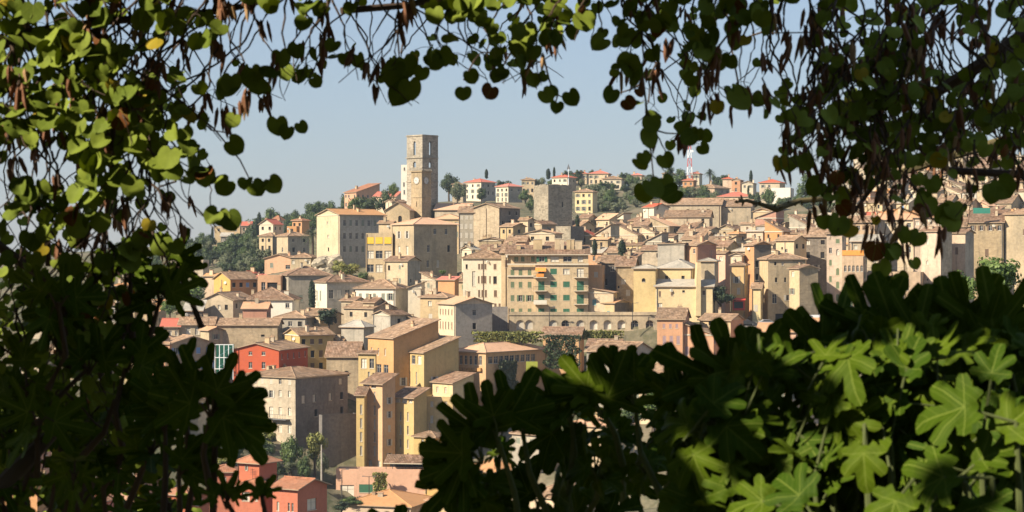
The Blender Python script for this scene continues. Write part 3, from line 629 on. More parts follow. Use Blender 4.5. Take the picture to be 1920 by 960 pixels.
# --- tall cream house and the big apartment building
H(870, 893, 944, 484, 590, 470, 'white', 'tall cream white tenement with narrow brown windows left of the apartment block', 'hip', 'tan', a=60, p=.35, L=(3, 2), Rr=tuple((2.0 + j * 1.9, 12.9 - i * 4, .75, 1.7, 0, 'c') for i in range(3) for j in range(5) if (i + j) % 4), st='wh', wst2='c', shc='brown', chim=2, drop=.3) if False else None
H(868, 944, 950, 483, 590, 470, 'white', 'tall cream white tenement with narrow brown windows left of the apartment block', 'hip', 'tan', a=7, p=.4, depth=11, L=((.9, 11.4, .5, 1.1, 0, 'h'), (2.6, 8.5, .8, 3.6, 0, 'w'), (3.9, 11.4, .5, 1.3, 0, 'c'), (4.6, 11.4, .5, 1.3, 0, 'c'), (5.4, 11.4, .5, 1.3, 0, 'c'), (7.7, 11.4, .7, 1.3, 0, 'c'),
      (3.8, 8.3, .4, 1.7, 0, 'c'), (5.0, 8.3, 1.3, 1.8, 0, 'c'), (6.5, 8.3, .35, 1.7, 0, 'c'), (7.7, 8.2, .85, 1.8, 0, 'h'), (3.9, 5.0, .5, 1.7, 0, 'c'), (4.7, 5.0, .5, 1.7, 0, 'c'), (5.5, 5.0, .5, 1.7, 0, 'c'), (7.8, 5.0, .75, 1.6, 0, 'c'), (7.8, 2.2, .55, .9, 0, 'c'), (8.8, 2.2, .5, .9, 0, 'c')), Rr=0, st='c', shc='brown', chim=2)
H(940, 957, 960, 473, 590, 466, 'cream', 'narrow cream slice of a house with one shuttered window', 'sf', 'tan', a=8, depth=8, L=((1.2, 12, .7, 1.7, 0, 'c'),), shc='brown', chim=1)
H(922, 955, 957, 576, 640, 452, 'sooty', 'dark block for the shade in the passage between the pedimented house and the arcade', 'flat', a=5, depth=5, L=0, cornice=False)  # dark block put in for the shade of the passage
def apartment():
    D = 452; K = D / F
    b = Matrix.Translation(P(952, 592, D)) @ Matrix.Rotation(R(-1.5), 4, 'Z')
    r = empty('apartment_building', b, 'large cream apartment block with green shutters and two stacks of balconies', 'apartment building')
    for lx in (0, 9, 18): g = b @ Vector((lx, 0, 0)); GROUND.append(tuple(g))
    X = lambda x: (x - 952) * K; Z = lambda y: (592 - y) * K
    cols = [961, 976, 993]; ops = []; rows = [(584, 'c'), (559, 'o'), (534, 'c'), (511, 'c')]
    m = MB()
    lw = X(1004); ht = Z(477)
    for i, (y, s) in enumerate(rows):
        for j, x in enumerate(cols):
            ops.append((X(x), Z(y), .85, 1.35, 0, 'o' if (s == 'o' and j) else 'c'))
    o1 = facade(m, (0, 0, 0), (1, 0, 0), (0, -1, 0), lw, -3, Z(494), ops)
    o1b = facade(m, (0, .5, 0), (1, 0, 0), (0, -1, 0), lw, Z(494), ht, [(X(968), Z(486), .9, 1.1, 0, 'c'), (X(980), Z(486), .8, 1.1, 0, 'c'), (X(999), Z(486), .8, 1.2, 0, 'c')])
    m.face([(0, .5, Z(494)), (lw, .5, Z(494)), (lw, 0, Z(494)), (0, 0, Z(494))])
    mw = X(1103) - lw; ops = []
    for y in (584, 558, 533, 509):
        for x, w_, h_, s in ((1015, 1.4, 2.1, 'c'), (1038, 1.5, 1.3, 'c'), (1062, 1.5, 1.3, 'c'), (1088, 1.6, 2.1, 'c')):
            if y == 509: s = 'w' if x > 1040 else 'c'
            if x == 1015 and y == 509: s = 'd'
            ops.append((X(x) - lw, Z(y) - (.35 if x in (1015, 1088) else 0), w_, h_, 0, s))
    o2 = facade(m, (lw, -.6, 0), (1, 0, 0), (0, -1, 0), mw, -3, Z(497), ops)
    o3 = facade(m, (lw, -.4, 0), (1, 0, 0), (0, -1, 0), mw, Z(497), ht, [(X(x) - lw, Z(486), w_, 1.25, 0, s) for x, w_, s in ((1016, 1.2, 'o'), (1040, 1.9, 'w'), (1064, 2.0, 'd'), (1088, 1.2, 'w'))])
    m.face([(lw, -.4, Z(497)), (lw + mw, -.4, Z(497)), (lw + mw, -.6, Z(497)), (lw, -.6, Z(497))])
    m.face([(lw, -.6, -3), (lw, .5, -3), (lw, .5, ht), (lw, -.6, ht)]); e = lw + mw
    m.face([(e, -.6, -3), (e, 11, -3), (e, 11, Z(497)), (e, -.6, Z(497))]); m.face([(e, -.4, Z(497)), (e, 11, Z(497)), (e, 11, ht), (e, -.4, ht)])
    m.face([(0, 0, -3), (0, 11, -3), (0, 11, ht), (0, 0, ht)]); m.face([(0, 11, -3), (e, 11, -3), (e, 11, ht), (0, 11, ht)])
    for yy, xa, xb, y0 in ((497, 0, e, -.95), (519, 0, lw - .3, -.35)):
        m.box(xa - .1, xb + .1, y0, -.605 if yy == 497 else -.004, Z(yy), Z(yy) + .35, 1)
    m.build('wall', [W['cream'], M['trim']], r, None, b)
    rnd = random.Random(5)
    put_windows(r, b, (0, 0, 0), (1, 0, 0), (0, -1, 0), o1, 'c', 'sage', rnd); put_windows(r, b, (0, .5, 0), (1, 0, 0), (0, -1, 0), o1b, 'c', 'sage', rnd)
    put_windows(r, b, (lw, -.6, 0), (1, 0, 0), (0, -1, 0), o2, 'c', 'green', rnd); put_windows(r, b, (lw, -.4, 0), (1, 0, 0), (0, -1, 0), o3, 'c', 'green', rnd)
    q = MB(); slab(q, [(-.6, -1.1, ht), (e + .5, -1.1, ht), (e + .5, 6, ht + 2.2), (-.6, 6, ht + 2.2)], .16, (1, 0, 0)); slab(q, [(e + .5, 12, ht), (-.6, 12, ht), (-.6, 6, ht + 2.2), (e + .5, 6, ht + 2.2)], .16, (1, 0, 0))
    rf = q.build('roof', [T['brown'], M['trim']], r, None, b)
    for x, wd, hh in ((972, .9, 1.1), (1008, 2.0, 2.4), (1045, 1.2, 2.6), (1054, .8, 2.5), (1066, .9, 2.4), (1074, .7, 2.4), (1085, 1.6, 2)):
        q = MB(); q.box(X(x) - wd / 2, X(x) + wd / 2, 2.5, 4, ht + .4, ht + 1 + hh); q.box(X(x) - wd / 2 - .1, X(x) + wd / 2 + .1, 2.4, 4.1, ht + 1.003 + hh, ht + 1.12 + hh, 1)
        q.build('chimney', [W['cream'], M['trim']], rf, None, b)
    for k, y in enumerate((520, 545, 570, 596)):
        for x, sd in ((1013, 0), (1088, 1)):
            q = MB(); xa, xb = X(x) - 1.5, X(x) + 1.5
            q.box(xa, xb, -1.9, -.605, Z(y) - .12, Z(y) + .04)
            for i in range(13): q.tube([(xa + .03 + i * (xb - xa - .06) / 12, -1.86, Z(y)), (xa + .03 + i * (xb - xa - .06) / 12, -1.86, Z(y) + 1)], .022, 4, 1)
            q.tube([(xa, -.6, Z(y) + 1), (xa, -1.88, Z(y) + 1), (xb, -1.88, Z(y) + 1), (xb, -.6, Z(y) + 1)], .035, 4, 1)
            if (k, sd) in ((2, 0), (3, 1), (3, 0)): q.box(xa, xb, -1.93, -1.9, Z(y) + .08, Z(y) + .95, 2)
            q.build('balcony', [M['trim'], M['iron'], M['sh_green'] if (k, sd) == (3, 0) else M['curtain']], r, None, b)
    q = MB(); q.face([(X(1004), -.62, Z(502)), (X(1024), -.62, Z(502)), (X(1024), -2.2, Z(509)), (X(1004), -2.2, Z(509))]); q.box(X(1006), X(1020), -1.93, -1.9, Z(519), Z(513))
    q.build('awning', M['awning'], r, None, b)
apartment()
# arcade terrace wall under the street
def arcade():
    D = 449; K = D / F; b = Matrix.Translation(P(955, 622, D)) @ Matrix.Rotation(R(-1.0), 4, 'Z')
    r = tag(link('arcade_wall', None, None, b), 'long beige terrace wall pierced by low round arches under the street', 'wall') if False else empty('arcade_wall', b, 'long beige terrace wall pierced by low round arches under the street', 'wall')
    wd = 285 * K; h = 31 * K
    ops = []
    for i, x in enumerate((975, 992, 1037, 1060, 1088, 1113, 1139, 1165, 1190, 1218)):
        ops.append(((x - 955) * K, 1.55, 1.75, 2.1, 1, 'w' if i in (5, 6, 7) else ('d' if i in (3, 8, 9) else 'c')))
    m = MB(); o = facade(m, (0, 0, 0), (1, 0, 0), (0, -1, 0), wd, -6, h, ops, depth=.6)
    m.box(-.1, wd + .1, -.2, 5, h, h + .18)
    m.box(0, wd, .02, .3, h + .18, h + .75)
    for q in o:                                     # arch rings
        for j in range(10):
            t = math.pi * (j + .5) / 10; cx, cz = q[0] - 1.03 * math.cos(t) * .98, q[1] + q[3] / 2 - q[2] / 2 + 1.03 * math.sin(t) * .98
            m.box(cx - .1, cx + .1, -.06, -.004, cz - .1, cz + .1)
    m.build('wall', W['beige'], r, None, b)
    put_windows(r, b, (0, .35, 0), (1, 0, 0), (0, -1, 0), o, 'd', 'pale', random.Random(3))
    for x in (0, 8, 16, 24, 34): g = b @ Vector((x, -3, -4.5)); GROUND.append(tuple(g))
arcade()
H(1103, 1130, 1132, 497, 600, 456, 'ochre', 'ochre annex in shade against the right end of the apartment block', 'flat', a=5, depth=7, L=((1.8, 10.5, .9, 1.2, 0, 'c'),), shc='pale', cornice=False)
H(1103, 1150, 1156, 548, 600, 451, 'cream', 'small cream house with teal shutters under the apartment block', 'sr', 'orange', a=8, depth=6, p=.18, L=((1.4, 4.0, .9, 1.4, 0, 'c'), (1.5, .95, .9, 1.2, 0, 'c'), (4.2, .95, .9, 1.3, 0, 'c')), shc='teal', chim=0)
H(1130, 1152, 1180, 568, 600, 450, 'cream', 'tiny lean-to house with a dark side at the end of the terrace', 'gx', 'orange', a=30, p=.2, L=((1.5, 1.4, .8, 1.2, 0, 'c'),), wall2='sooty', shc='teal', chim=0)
H(1128, 1156, 1160, 492, 600, 463, 'sooty', 'deeply shaded old house with a few blue windows beside the stone house', 'gx', 'tan', a=6, depth=9, L=(3, 2), st='hd', chim=0)  # front wall is coloured dark to stand for deep shade
H(1155, 1188, 1190, 498, 600, 458, 'rustic', 'old stone house with ragged left edge and white windows', 'gx', 'brown', a=6, p=.4, depth=10, L=((1.7, 8.9, 1.0, 1.2, 0, 'w'), (2.8, 6.3, 1.0, 1.4, 0, 'w'), (.6, 7.6, .4, .6, 0, 'h'), (.9, 4.9, .4, .6, 0, 'h')), chim=2)
# --- yellow church
CH = H(1188, 1229, 1231, 503, 590, 452, 'churchyellow', 'yellow church with a round window, grey tiled roofs and a low side aisle', 'hip', 'grey', a=5, p=.3, L=((2.3, 7.9, .85, .85, 1, 'h'),), Rr=0, depth=11, chim=0, name='church', cat='church', ground=True)['root']
H(1229, 1298, 1318, 502, 590, 456, 'churchyellow', None, 'hip', 'grey', root=CH, a=12, p=.42, L=((2.6, 8.3, .75, 1.3, 0, 'h'), (6.5, 8.3, .75, 1.3, 0, 'h')), Rr=0, chim=0)
H(1229, 1243, 1316, 536, 590, 449.5, 'churchyellow', None, 'sf', 'grey', root=CH, a=76, p=.12, L=((1.0, 1.6, 1.1, 2.4, 0, 'w'), (1.0, 4.9, .7, 1.3, 0, 'c')), Rr=((2.4, 5.2, .55, .8, 0, 'c'), (5.6, 5.6, .6, .5, 0, 'h')), shc='brown', chim=0, depth=None) if False else None
H(1229, 1336, 1338, 537, 592, 449.0, 'churchyellow', None, 'sf', 'grey', root=CH, a=4, p=.28, L=((1.0, 1.6, 1.1, 2.4, 0, 'w'), (1.0, 4.9, .5, 1.3, 0, 'c'), (3.8, 4.9, .55, .8, 0, 'c'), (6.4, 5.5, .6, .5, 0, 'h'), (11, 5.2, .6, 1.0, 0, 'c')), Rr=0, depth=5, shc='brown', chim=0)
H(1312, 1341, 1343, 489, 592, 454, 'beige', None, 'hip', 'grey', root=CH, a=5, p=.3, L=0, Rr=0, depth=9, chim=0)
m = MB(); cb = Matrix.Translation(P(1303, 592, 450)); K = 450 / F
m.prism([(0, 0), (1.2, 0), (1.2, 100 * K), (.4, 100 * K), (.2, 70 * K)], 1, -1.6, 3); m.build('buttress', W['churchyellow'], CH, None, cb)
H(1233, 1283, 1290, 457, 520, 470, 'grey', 'blank grey masonry block rising behind the church roof', 'sl', 'grey', a=8, p=.03, depth=8, L=0, Rr=0, chim=0)
H(1283, 1308, 1343, 459, 600, 468, 'orange', 'tall deep orange house with a pale niche behind the church', 'gx', 'tan', a=55, p=.33, L=(1, 2), Rr=((3, 13, 1.4, 3.6, 1, 'w'),), wall2='brick', st='d', chim=2)
H(1343, 1360, 1369, 474, 590, 485, 'salmon', 'slim pink house at the top of the narrow alley', 'gx', 'tan', a=35, st='cw', shc='blue', L=(4, 1))
H(1372, 1396, 1398, 496, 585, 462, 'gold', 'narrow ochre house with white shutters above a red shopfront', 'hip', 'brown', a=6, depth=8, L=((1.1, 7.5, .8, 1.5, 0, 'o'), (1.6, 4.9, .8, 1.5, 0, 'w')), shc='pale', chim=0)
def shopfront():
    b = Matrix.Translation(P(1374, 582, 459)); r = empty('shopfront', b, 'dark red shopfront with awning at the foot of the narrow ochre house', 'shopfront')
    m = MB(); m.box(0, 2.8, 0, .25, 0, 2.5); m.build('panel', M['redpaint'], r, None, b)
    m = MB(); m.face([(-.1, 0, 2.9), (2.9, 0, 2.9), (2.9, -1.2, 2.4), (-.1, -1.2, 2.4)]); m.build('awning', M['redpaint'], r, None, b)
    m = MB(); m.box(.3, 2.4, -.03, -.004, .5, 2.0); m.build('shop_window', M['glass'], r, None, b)
shopfront()
H(1370, 1392, 1398, 478, 580, 476, 'cream', 'cream house with a dark attic opening above the narrow ochre one', 'gy', 'tan', a=12, L=((1.6, 11.0, 1.0, .8, 0, 'h'),), chim=0)
H(1397, 1414, 1446, 459, 600, 474, 'orange', 'very tall peach house with a grey shaded flank', 'gx', 'tan', a=60, p=.34, L=0, Rr=(4, 3), wst2='h', wall2='darkstone', drop=.6, chim=2)  # flank wall is coloured dark to paint in its shadow
H(1410, 1426, 1428, 540, 605, 457, 'yellow', 'small pale yellow house at the foot of the tall peach one', 'gx', 'tan', a=5, depth=6, L=(2, 1), st='c', shc='pale', chim=0)
H(1424, 1440, 1510, 485, 610, 462, 'cream', 'large weathered beige house with a clothes line and dark garage door', 'hip', 'tan', a=72, p=.36, L=((.9, 1.3, 1.0, 1.6, 0, 'c'),), Rr=((1.8, 14.4, .6, .8, 0, 'h'), (3.6, 14.4, .6, .8, 0, 'w'), (8, 14.4, .7, .7, 0, 'h'), (2.0, 10.6, .6, 1.1, 0, 'h'), (4.2, 10.6, .5, 1.1, 0, 'h'), (1.6, 6.2, 1.1, 2.2, 0, 'd'), (5, 6.4, 1.1, 1.3, 0, 'o'), (3, 1.5, 2.4, 2.4, 0, 'h')), wall2='beige', shc='pale', chim=1, foot=4)
H(1455, 1489, 1512, 450, 500, 474, 'sand', 'upper cream house whose lean-to roof meets the weathered beige one', 'gx', 'tan', a=35, p=.4, L=((3.0, 3.8, .7, .8, 0, 'd'), (1.8, 4.4, .5, .6, 0, 'h')), Rr=(1, 2), st='h', chim=0)
H(1480, 1499, 1534, 503, 612, 455, 'cream', 'beige stone house with a shallow gable and bare grey side', 'gx', 'brown', a=60, p=.28, L=((1.6, 12, 1.3, 1.2, 0, 'w'), (1.3, 8.0, 1.2, 1.4, 0, 'o')), Rr=((5.5, 2.8, .6, 1.6, 0, 'c'),), wall2='rustic', st='w', chim=1, foot=4)
H(1508, 1550, 1553, 443, 600, 482, 'darkstone', 'tall house coloured dark brown for the shadow between beige and pink houses', 'gx', 'tan', a=6, depth=12, L=(3, 3), st='owh', shc='pale', drop=.3, chim=1)  # dark wall colour paints the shadow on this front
H(1550, 1579, 1581, 437, 615, 470, 'pink', 'tall narrow pink house with a column of arched green shutters', 'hip', 'tan', a=5, depth=11, p=.35, L=((.9, 18.4, .7, 1.3, 0, 'd'), (2.6, 20.6, .9, 1.0, 0, 'c'), (2.6, 18.0, .7, 1.5, 1, 'w'), (2.6, 13.4, .75, 1.7, 1, 'c'), (2.6, 10.2, .75, 1.7, 1, 'c'), (2.6, 7.2, .75, 1.7, 1, 'c'), (2.6, 4.2, .75, 1.7, 1, 'c'), (.9, 15.5, .6, 1.4, 0, 'c'), (.9, 11.6, .6, 1.4, 0, 'c')), shc='sage', chim=0, foot=4)
GO = H(1579, 1620, 1622, 479, 615, 466, 'pink', 'ornate pink house with five pointed arches and iron balconies', 'flat', a=5, depth=8, L=tuple((.75 + j * .95, 14.0, .6, 1.5, 1, 'd') for j in range(5)) + ((1.5, 9.7, 1.0, 2.0, 0, 'o'), (3.6, 9.9, .9, 1.5, 0, 'c'), (1.4, 6.2, 1.0, 2.2, 0, 'o'), (3.8, 6.2, 1.0, 2.2, 0, 'o'), (2.5, 3.0, 1.6, 1.6, 1, 'd')), shc='sage', cornice=False, foot=4)
for zz in (8.5, 4.9):
    m = MB(); m.box(-GO['WL'] + .2, -.3, -1.1, -.004, zz - .12, zz)
    for i in range(18): m.tube([(-GO['WL'] + .25 + i * .26, -1.05, zz), (-GO['WL'] + .25 + i * .26, -1.05, zz + .95)], .02, 4)
    m.tube([(-GO['WL'] + .2, -1.05, zz + .95), (-.3, -1.05, zz + .95)], .035, 4); m.build('balcony', M['iron'], GO['root'], None, GO['base'])
m = MB(); m.box(-GO['WL'], 0, -.12, .05, GO['E'] + .003, GO['E'] + 1.2); m.build('awning', M['awning'], GO['root'], None, GO['base'])
LG = H(1620, 1726, 1728, 510, 640, 472, 'pink', 'wide beige pink house with dark open loggia and terrace', 'flat', a=5, depth=10, L=((1.6, 13.9, 2.4, 3.6, 0, 'h'), (5, 13.9, 3.2, 3.6, 0, 'h'), (9, 13.9, 3.2, 3.6, 0, 'h')) + tuple((1.6 + j * 2.6, 8.0, .9, 1.6, 0, 'c') for j in range(5)) + tuple((1.6 + j * 2.6, 4.2, .9, 1.6, 0, 'c') for j in range(5)), shc='pale', cornice=False)
m = MB()
for i in range(40): m.tube([(-LG['WL'] + i * LG['WL'] / 39, .1, LG['E']), (-LG['WL'] + i * LG['WL'] / 39, .1, LG['E'] + 1)], .02, 4)
m.tube([(-LG['WL'], .1, LG['E'] + 1), (0, .1, LG['E'] + 1)], .03, 4); m.build('railing', M['metal'], LG['root'], None, LG['base'])
H(1726, 1764, 1785, 433, 640, 476, 'pink', 'tall plain pink tower-like house with three small windows', 'gx', 'brown', a=32, p=.38, L=((1.9, 24, .7, 1.4, 0, 'w'), (1.9, 18.9, .6, 1, 0, 'w'), (1.9, 14.8, .4, .5, 0, 'h'), (1.9, 12, .6, 1, 0, 'c')), Rr=0, shc='greyg', chim=1, foot=4, wall2='rustic')
H(1783, 1810, 1826, 436, 640, 482, 'pink', 'pink house with a brown shuttered window right of the tower-like one', 'gx', 'brown', a=32, p=.38, L=((1.6, 22, .8, 1.8, 0, 'c'),), Rr=0, shc='brown', chim=0, wall2='grey')
H(1815, 1881, 1884, 416, 640, 492, 'rustic', 'wide weathered stone house with a row of small open windows', 'gx', 'brown', a=6, p=.42, depth=14, L=tuple((1.1 + j * 2.2, 28.2, .8, 1.3, 0, 'o') for j in range(4)) + ((4.6, 22, .9, 1.9, 0, 'c'),), shc='brown', chim=1)
H(1776, 1816, 1822, 424, 560, 495, 'cream', 'house with a long tan roof and four shutters behind the pink ones', 'gx', 'tan', a=8, p=.45, depth=12, L=(3, 4), st='cw', shc='brown')
H(1884, 1960, 2010, 400, 640, 486, 'beige', 'large plain beige building cut by the right edge', 'hip', 'tan', a=25, p=.35, L=(3, 3), st='c', shc='brown', drop=.5)
H(1712, 1771, 1776, 407, 520, 500, 'pink', 'peach house with a rust roof and pale shutters high on the right', 'gx', 'orange', a=7, depth=9, L=(2, 4), st='w', chim=1)
H(1590, 1640, 1646, 416, 520, 500, 'pink', 'peach house with a tan roof behind the dangling twigs', 'gx', 'tan', a=7, depth=9, L=(2, 4), st='dc', shc='brown', chim=1)
H(1642, 1712, 1716, 411, 520, 503, 'cream', 'long cream house behind the thickest hanging twigs', 'gx', 'orange', a=7, depth=9, L=(3, 5), st='wd', chim=2)
H(1596, 1650, 1655, 452, 540, 488, 'beige', 'beige house with a shallow awning roof above the orange parapet', 'gx', 'grey', a=7, depth=9, L=(2, 3), st='hw', chim=1)
H(1018, 1088, 1092, 627, 700, 431, 'ochre', 'small ochre garden building with a tiled roof below the arcade wall', 'gx', 'brown', a=6, depth=8, L=0, Rr=0, chim=0)
H(1100, 1160, 1166, 652, 720, 424, 'beige', 'low beige house with a brown roof under the arcade', 'gx', 'brown', a=8, depth=9, L=(1, 3))
# --- pink house below the street
PK = H(1232, 1282, 1284, 598, 700, 428, 'salmon', 'pink house with rose shutters and a long sloping roof below the street', 'gx', 'tan', a=6, p=.35, depth=12, L=((1.5, 10.2, .55, .95, 0, 'c'), (2.9, 10.2, .55, .95, 0, 'c'), (4.3, 10.2, .55, .95, 0, 'c'), (1.6, 7.2, .75, 1.8, 0, 'c'), (3.1, 7.2, .75, 1.8, 0, 'c'), (4.6, 7.2, .75, 1.8, 0, 'c'), (2.9, 3.4, .75, 1.8, 0, 'c'), (4.6, 3.4, .75, 1.8, 0, 'c')), shc='rose', chim=1)['root']
H(1282, 1338, 1346, 627, 700, 427, 'salmon', None, 'sr', 'tan', root=PK, a=10, p=.35, depth=9, L=((.7, 4.8, .8, 1.8, 0, 'c'), (2.7, 4.8, .8, 1.8, 0, 'c'), (1.1, 1.3, 1, 1.8, 0, 'w'), (3.0, 1.3, 1, 1.8, 0, 'w'), (5.0, 1.3, .9, 1.8, 0, 'w')), shc='rose', chim=0)
H(1312, 1370, 1394, 600, 680, 433, 'cream', 'cream house with a tan roof and shaded pink side beneath the alley', 'gx', 'tan', a=30, p=.4, L=((2.6, 8.6, .7, 1.1, 0, 'h'), (4.2, 8.6, .7, 1.1, 0, 'h'), (6.2, 8.6, .6, 1, 0, 'w')), Rr=(1, 2), wst2='c', wall2='salmon', shc='blue', chim=1)
H(1420, 1492, 1498, 622, 690, 425, 'salmon', 'low pink house with orange roof and white arched windows', 'gx', 'orange', a=6, p=.35, depth=9, L=((1.4, 6.1, .8, 1.4, 1, 'w'), (4.1, 6.1, .8, 1.4, 1, 'w'), (6.5, 6.1, .8, 1.4, 1, 'w')), chim=0)
H(1498, 1560, 1566, 612, 690, 428, 'cream', 'cream house with an orange roof under the parked white van', 'gx', 'orange', a=6, depth=9)
# --- old quarter below the church
H(594, 637, 722, 402, 500, 560, 'sand', 'large pale yellow mansion with a pediment and long grey shaded side', 'gy', 'orange', a=58, p=.26, L=((5.8, 12.4, .7, .9, 0, 'w'), (6.2, 8.6, .9, .9, 0, 'w'), (6.4, 4.9, .7, 1.1, 0, 'h'), (10, 2.3, .6, .8, 0, 'h')),
  Rr=tuple((1.6 + j * 2.05, 12.4 - i * 3.7, .85, 1.7, 0, 'dc'[(i * j + j) % 2]) for i in range(3) for j in range(6)), wall2='grey', shc='greyg', name='mansion', cat='mansion', chim=3, foot=3, o=.5)
MO = H(686, 736, 738, 437, 548, 536, 'sand', 'modern house with three yellow awnings under its flat roof', 'flat', a=5, depth=9, L=tuple((1.2 + j * 2.4, 13.9 - i * 3.7, 1.9, 2.1, 0, 'dw'[(i + j) % 2]) for i in range(3) for j in range(3)), Rr=0, cornice=False)
for j in range(3):
    m = MB(); x = -MO['WL'] + 1.2 + 2.4 * j; m.box(x - .95, x + .95, -.06, -.02, MO['E'] - 2.9, MO['E'] - 1.1); m.build('awning', M['yawning'], MO['root'], None, MO['base'])
H(736, 776, 857, 420, 525, 528, 'beige', 'large square house with orange hipped roof and blank shaded side', 'hip', 'orange', a=60, p=.30, L=((3.6, 12.1, 1.2, 1.9, 0, 'o'), (8.0, 12.1, 1.2, 1.9, 0, 'o'), (3.6, 7.9, 1.2, 2.3, 0, 'w'), (8.0, 7.9, 1.2, 2.3, 0, 'w')),
  Rr=((6.5, 13, .8, 1.5, 0, 'd'), (10, 13, .8, 1.5, 0, 'd'), (4.5, 8.4, .8, 1.9, 0, 'd'), (10.8, 8.4, .8, 1.8, 0, 'h'), (4.3, 4.3, .7, 1.9, 0, 'd'), (7.4, 4.3, .7, 1.9, 0, 'c')), shc='pale', wall2='beige', chim=1)
H(722, 764, 788, 489, 548, 520, 'cream', 'narrow cream house pair with a red brown roof below the square house', 'gx', 'brown', a=28, p=.3, L=((1.2, 6.4, .7, 1.3, 0, 'h'), (4.4, 6.6, .7, 1.1, 0, 'c'), (1.2, 2.8, .8, 1.3, 0, 'c'), (4.4, 3, .7, 1.3, 0, 'c')), shc='greyg', Rr=((1.9, 3.0, .7, 1.0, 0, 'h'),), wall2='grey', chim=1)
H(710, 735, 742, 418, 480, 548, 'cream', 'small cream dormer house between the mansion and the square house', 'gx', 'tan', a=20, L=0, Rr=0)
H(815, 862, 866, 410, 480, 578, 'cream', 'cream house with a bright orange roof right of the clock tower', 'hip', 'orange', a=10, depth=11, L=(2, 4), st='dwc', shc='greyg', chim=1)
H(815, 880, 886, 393, 460, 595, 'beige', 'second orange roofed house higher behind the clock tower', 'gx', 'orange', a=8, depth=11, L=0)
H(860, 888, 890, 398, 470, 574, 'grey', 'grey four-storey house with closed pale shutters beside the blank gable', 'gx', 'tan', a=6, depth=10, L=(4, 3), st='c', shc='pale', drop=0, chim=2)
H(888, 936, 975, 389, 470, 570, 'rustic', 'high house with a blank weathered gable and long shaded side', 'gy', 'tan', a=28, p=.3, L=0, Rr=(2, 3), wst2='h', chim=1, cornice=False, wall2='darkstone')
H(898, 940, 950, 450, 500, 545, 'rustic', 'low stone house with a shallow gable and satellite dishes', 'gy', 'tan', a=12, p=.2, L=((3, 3, 1.1, .6, 0, 'w'),), chim=2)
H(966, 990, 1002, 412, 460, 572, 'cream', 'cream row house with small attic windows left of the square stone tower', 'gx', 'tan', a=40, st='h')
H(938, 962, 985, 424, 470, 560, 'sand', 'pale house front in a notch below the blank gable', 'gx', 'tan', a=50, L=(1, 2), st='h')
H(995, 1016, 1042, 420, 470, 578, 'beige', 'long roofed house touching the foot of the square tower', 'gy', 'brown', a=50)
H(985, 1040, 1054, 437, 480, 540, 'sand', 'yellowish house with a broad tan roof behind the apartment chimneys', 'gy', 'orange', a=14, p=.22, L=(1, 2), st='h', chim=1)
H(952, 985, 990, 452, 490, 530, 'orange', 'small orange fronted house left of the apartment chimneys', 'gx', 'tan', a=8, depth=8, L=(1, 1), st='h')
H(1022, 1062, 1066, 463, 500, 520, 'cream', 'small cream penthouse with a tiled lean-to behind the apartment roof', 'gx', 'brown', a=6, depth=7, L=((3.4, 2.6, .6, .6, 0, 'h'),))
H(1042, 1070, 1095, 424, 470, 566, 'stone', 'pale stone annex at the right foot of the square tower', 'flat', a=30, L=0, Rr=0, wall2='darkstone', cornice=False)
# far left slope
H(486, 511, 529, 442, 490, 660, 'cream', 'cream house with four small windows on the left slope', 'hip', 'tan', a=35, L=(3, 2), st='h', wall2='grey')
H(519, 540, 580, 442, 490, 650, 'beige', 'beige house with a shaded terrace beside the palm', 'hip', 'tan', a=60, Rr=(2, 2), L=(2, 1), st='hd', wall2='grey')
H(486, 512, 530, 420, 470, 700, 'white', 'white house with a steep gable and red roof on the left slope', 'gy', 'red', a=30, p=.6, L=(2, 2), st='h')
H(510, 524, 532, 411, 450, 715, 'white', 'small white tower with a pointed red roof on the left slope', 'hip', 'villa', a=35, p=.9, L=(1, 2), Rr=(1, 1), st='h', chim=0)
H(548, 566, 580, 413, 450, 700, 'orange', 'orange house with a red hipped roof half hidden by trees', 'hip', 'villa', a=35, L=(1, 2), Rr=0, st='h')
H(538, 556, 562, 424, 450, 690, 'orange', 'lower orange annex among trees on the left slope', 'flat', a=20, L=(1, 1), Rr=0, st='h', cornice=False)
H(402, 450, 456, 424, 465, 800, 'sand', 'castle-like cream house on the far left ridge', 'flat', a=8, depth=12, L=(1, 3), st='d', cornice=False)
H(414, 434, 436, 443, 465, 780, 'grey', 'pale grey conservatory below the castle-like house', 'gx', 'grey', a=6, depth=8, L=(1, 5), st='w', chim=0)
H(453, 470, 472, 423, 460, 790, 'pink', 'small pink house with brown roof right of the castle-like one', 'gx', 'red', a=6, depth=9, L=(1, 2), st='h')
H(438, 470, 474, 456, 480, 760, 'cream', 'low cream garden house above the dark wood', 'flat', a=6, depth=8, L=0, cornice=False)
H(496, 534, 563, 482, 520, 590, 'orange', 'bright orange house with a broad low gable above the rooftops', 'gx', 'orange', a=40, p=.25, L=((1.6, 4.2, 1, 1.4, 0, 'o'), (6, 1, 3.2, 1.4, 0, 'h')), Rr=(1, 3), wst2='dc', shc='greyg') if False else None
H(496, 548, 563, 484, 522, 590, 'orange', 'bright orange house with a broad low gable above the rooftops', 'gy', 'tan', a=16, p=.28, L=((2.2, 3.9, 1, 1.4, 0, 'c'), (3.6, .9, 3.0, 1.3, 0, 'w'), (7.2, 3.4, 1.4, 1.2, 0, 'd')), shc='greyg', cornice=False, chim=1)
H(545, 583, 598, 482, 520, 582, 'beige', 'beige house with balconies between the orange house and the mansion', 'hip', 'tan', a=20, L=(1, 4), st='cw', shc='pale')
H(360, 382, 392, 487, 540, 600, 'beige', 'slim beige house standing above the left wood edge', 'flat', a=20, L=0, Rr=0, cornice=False)
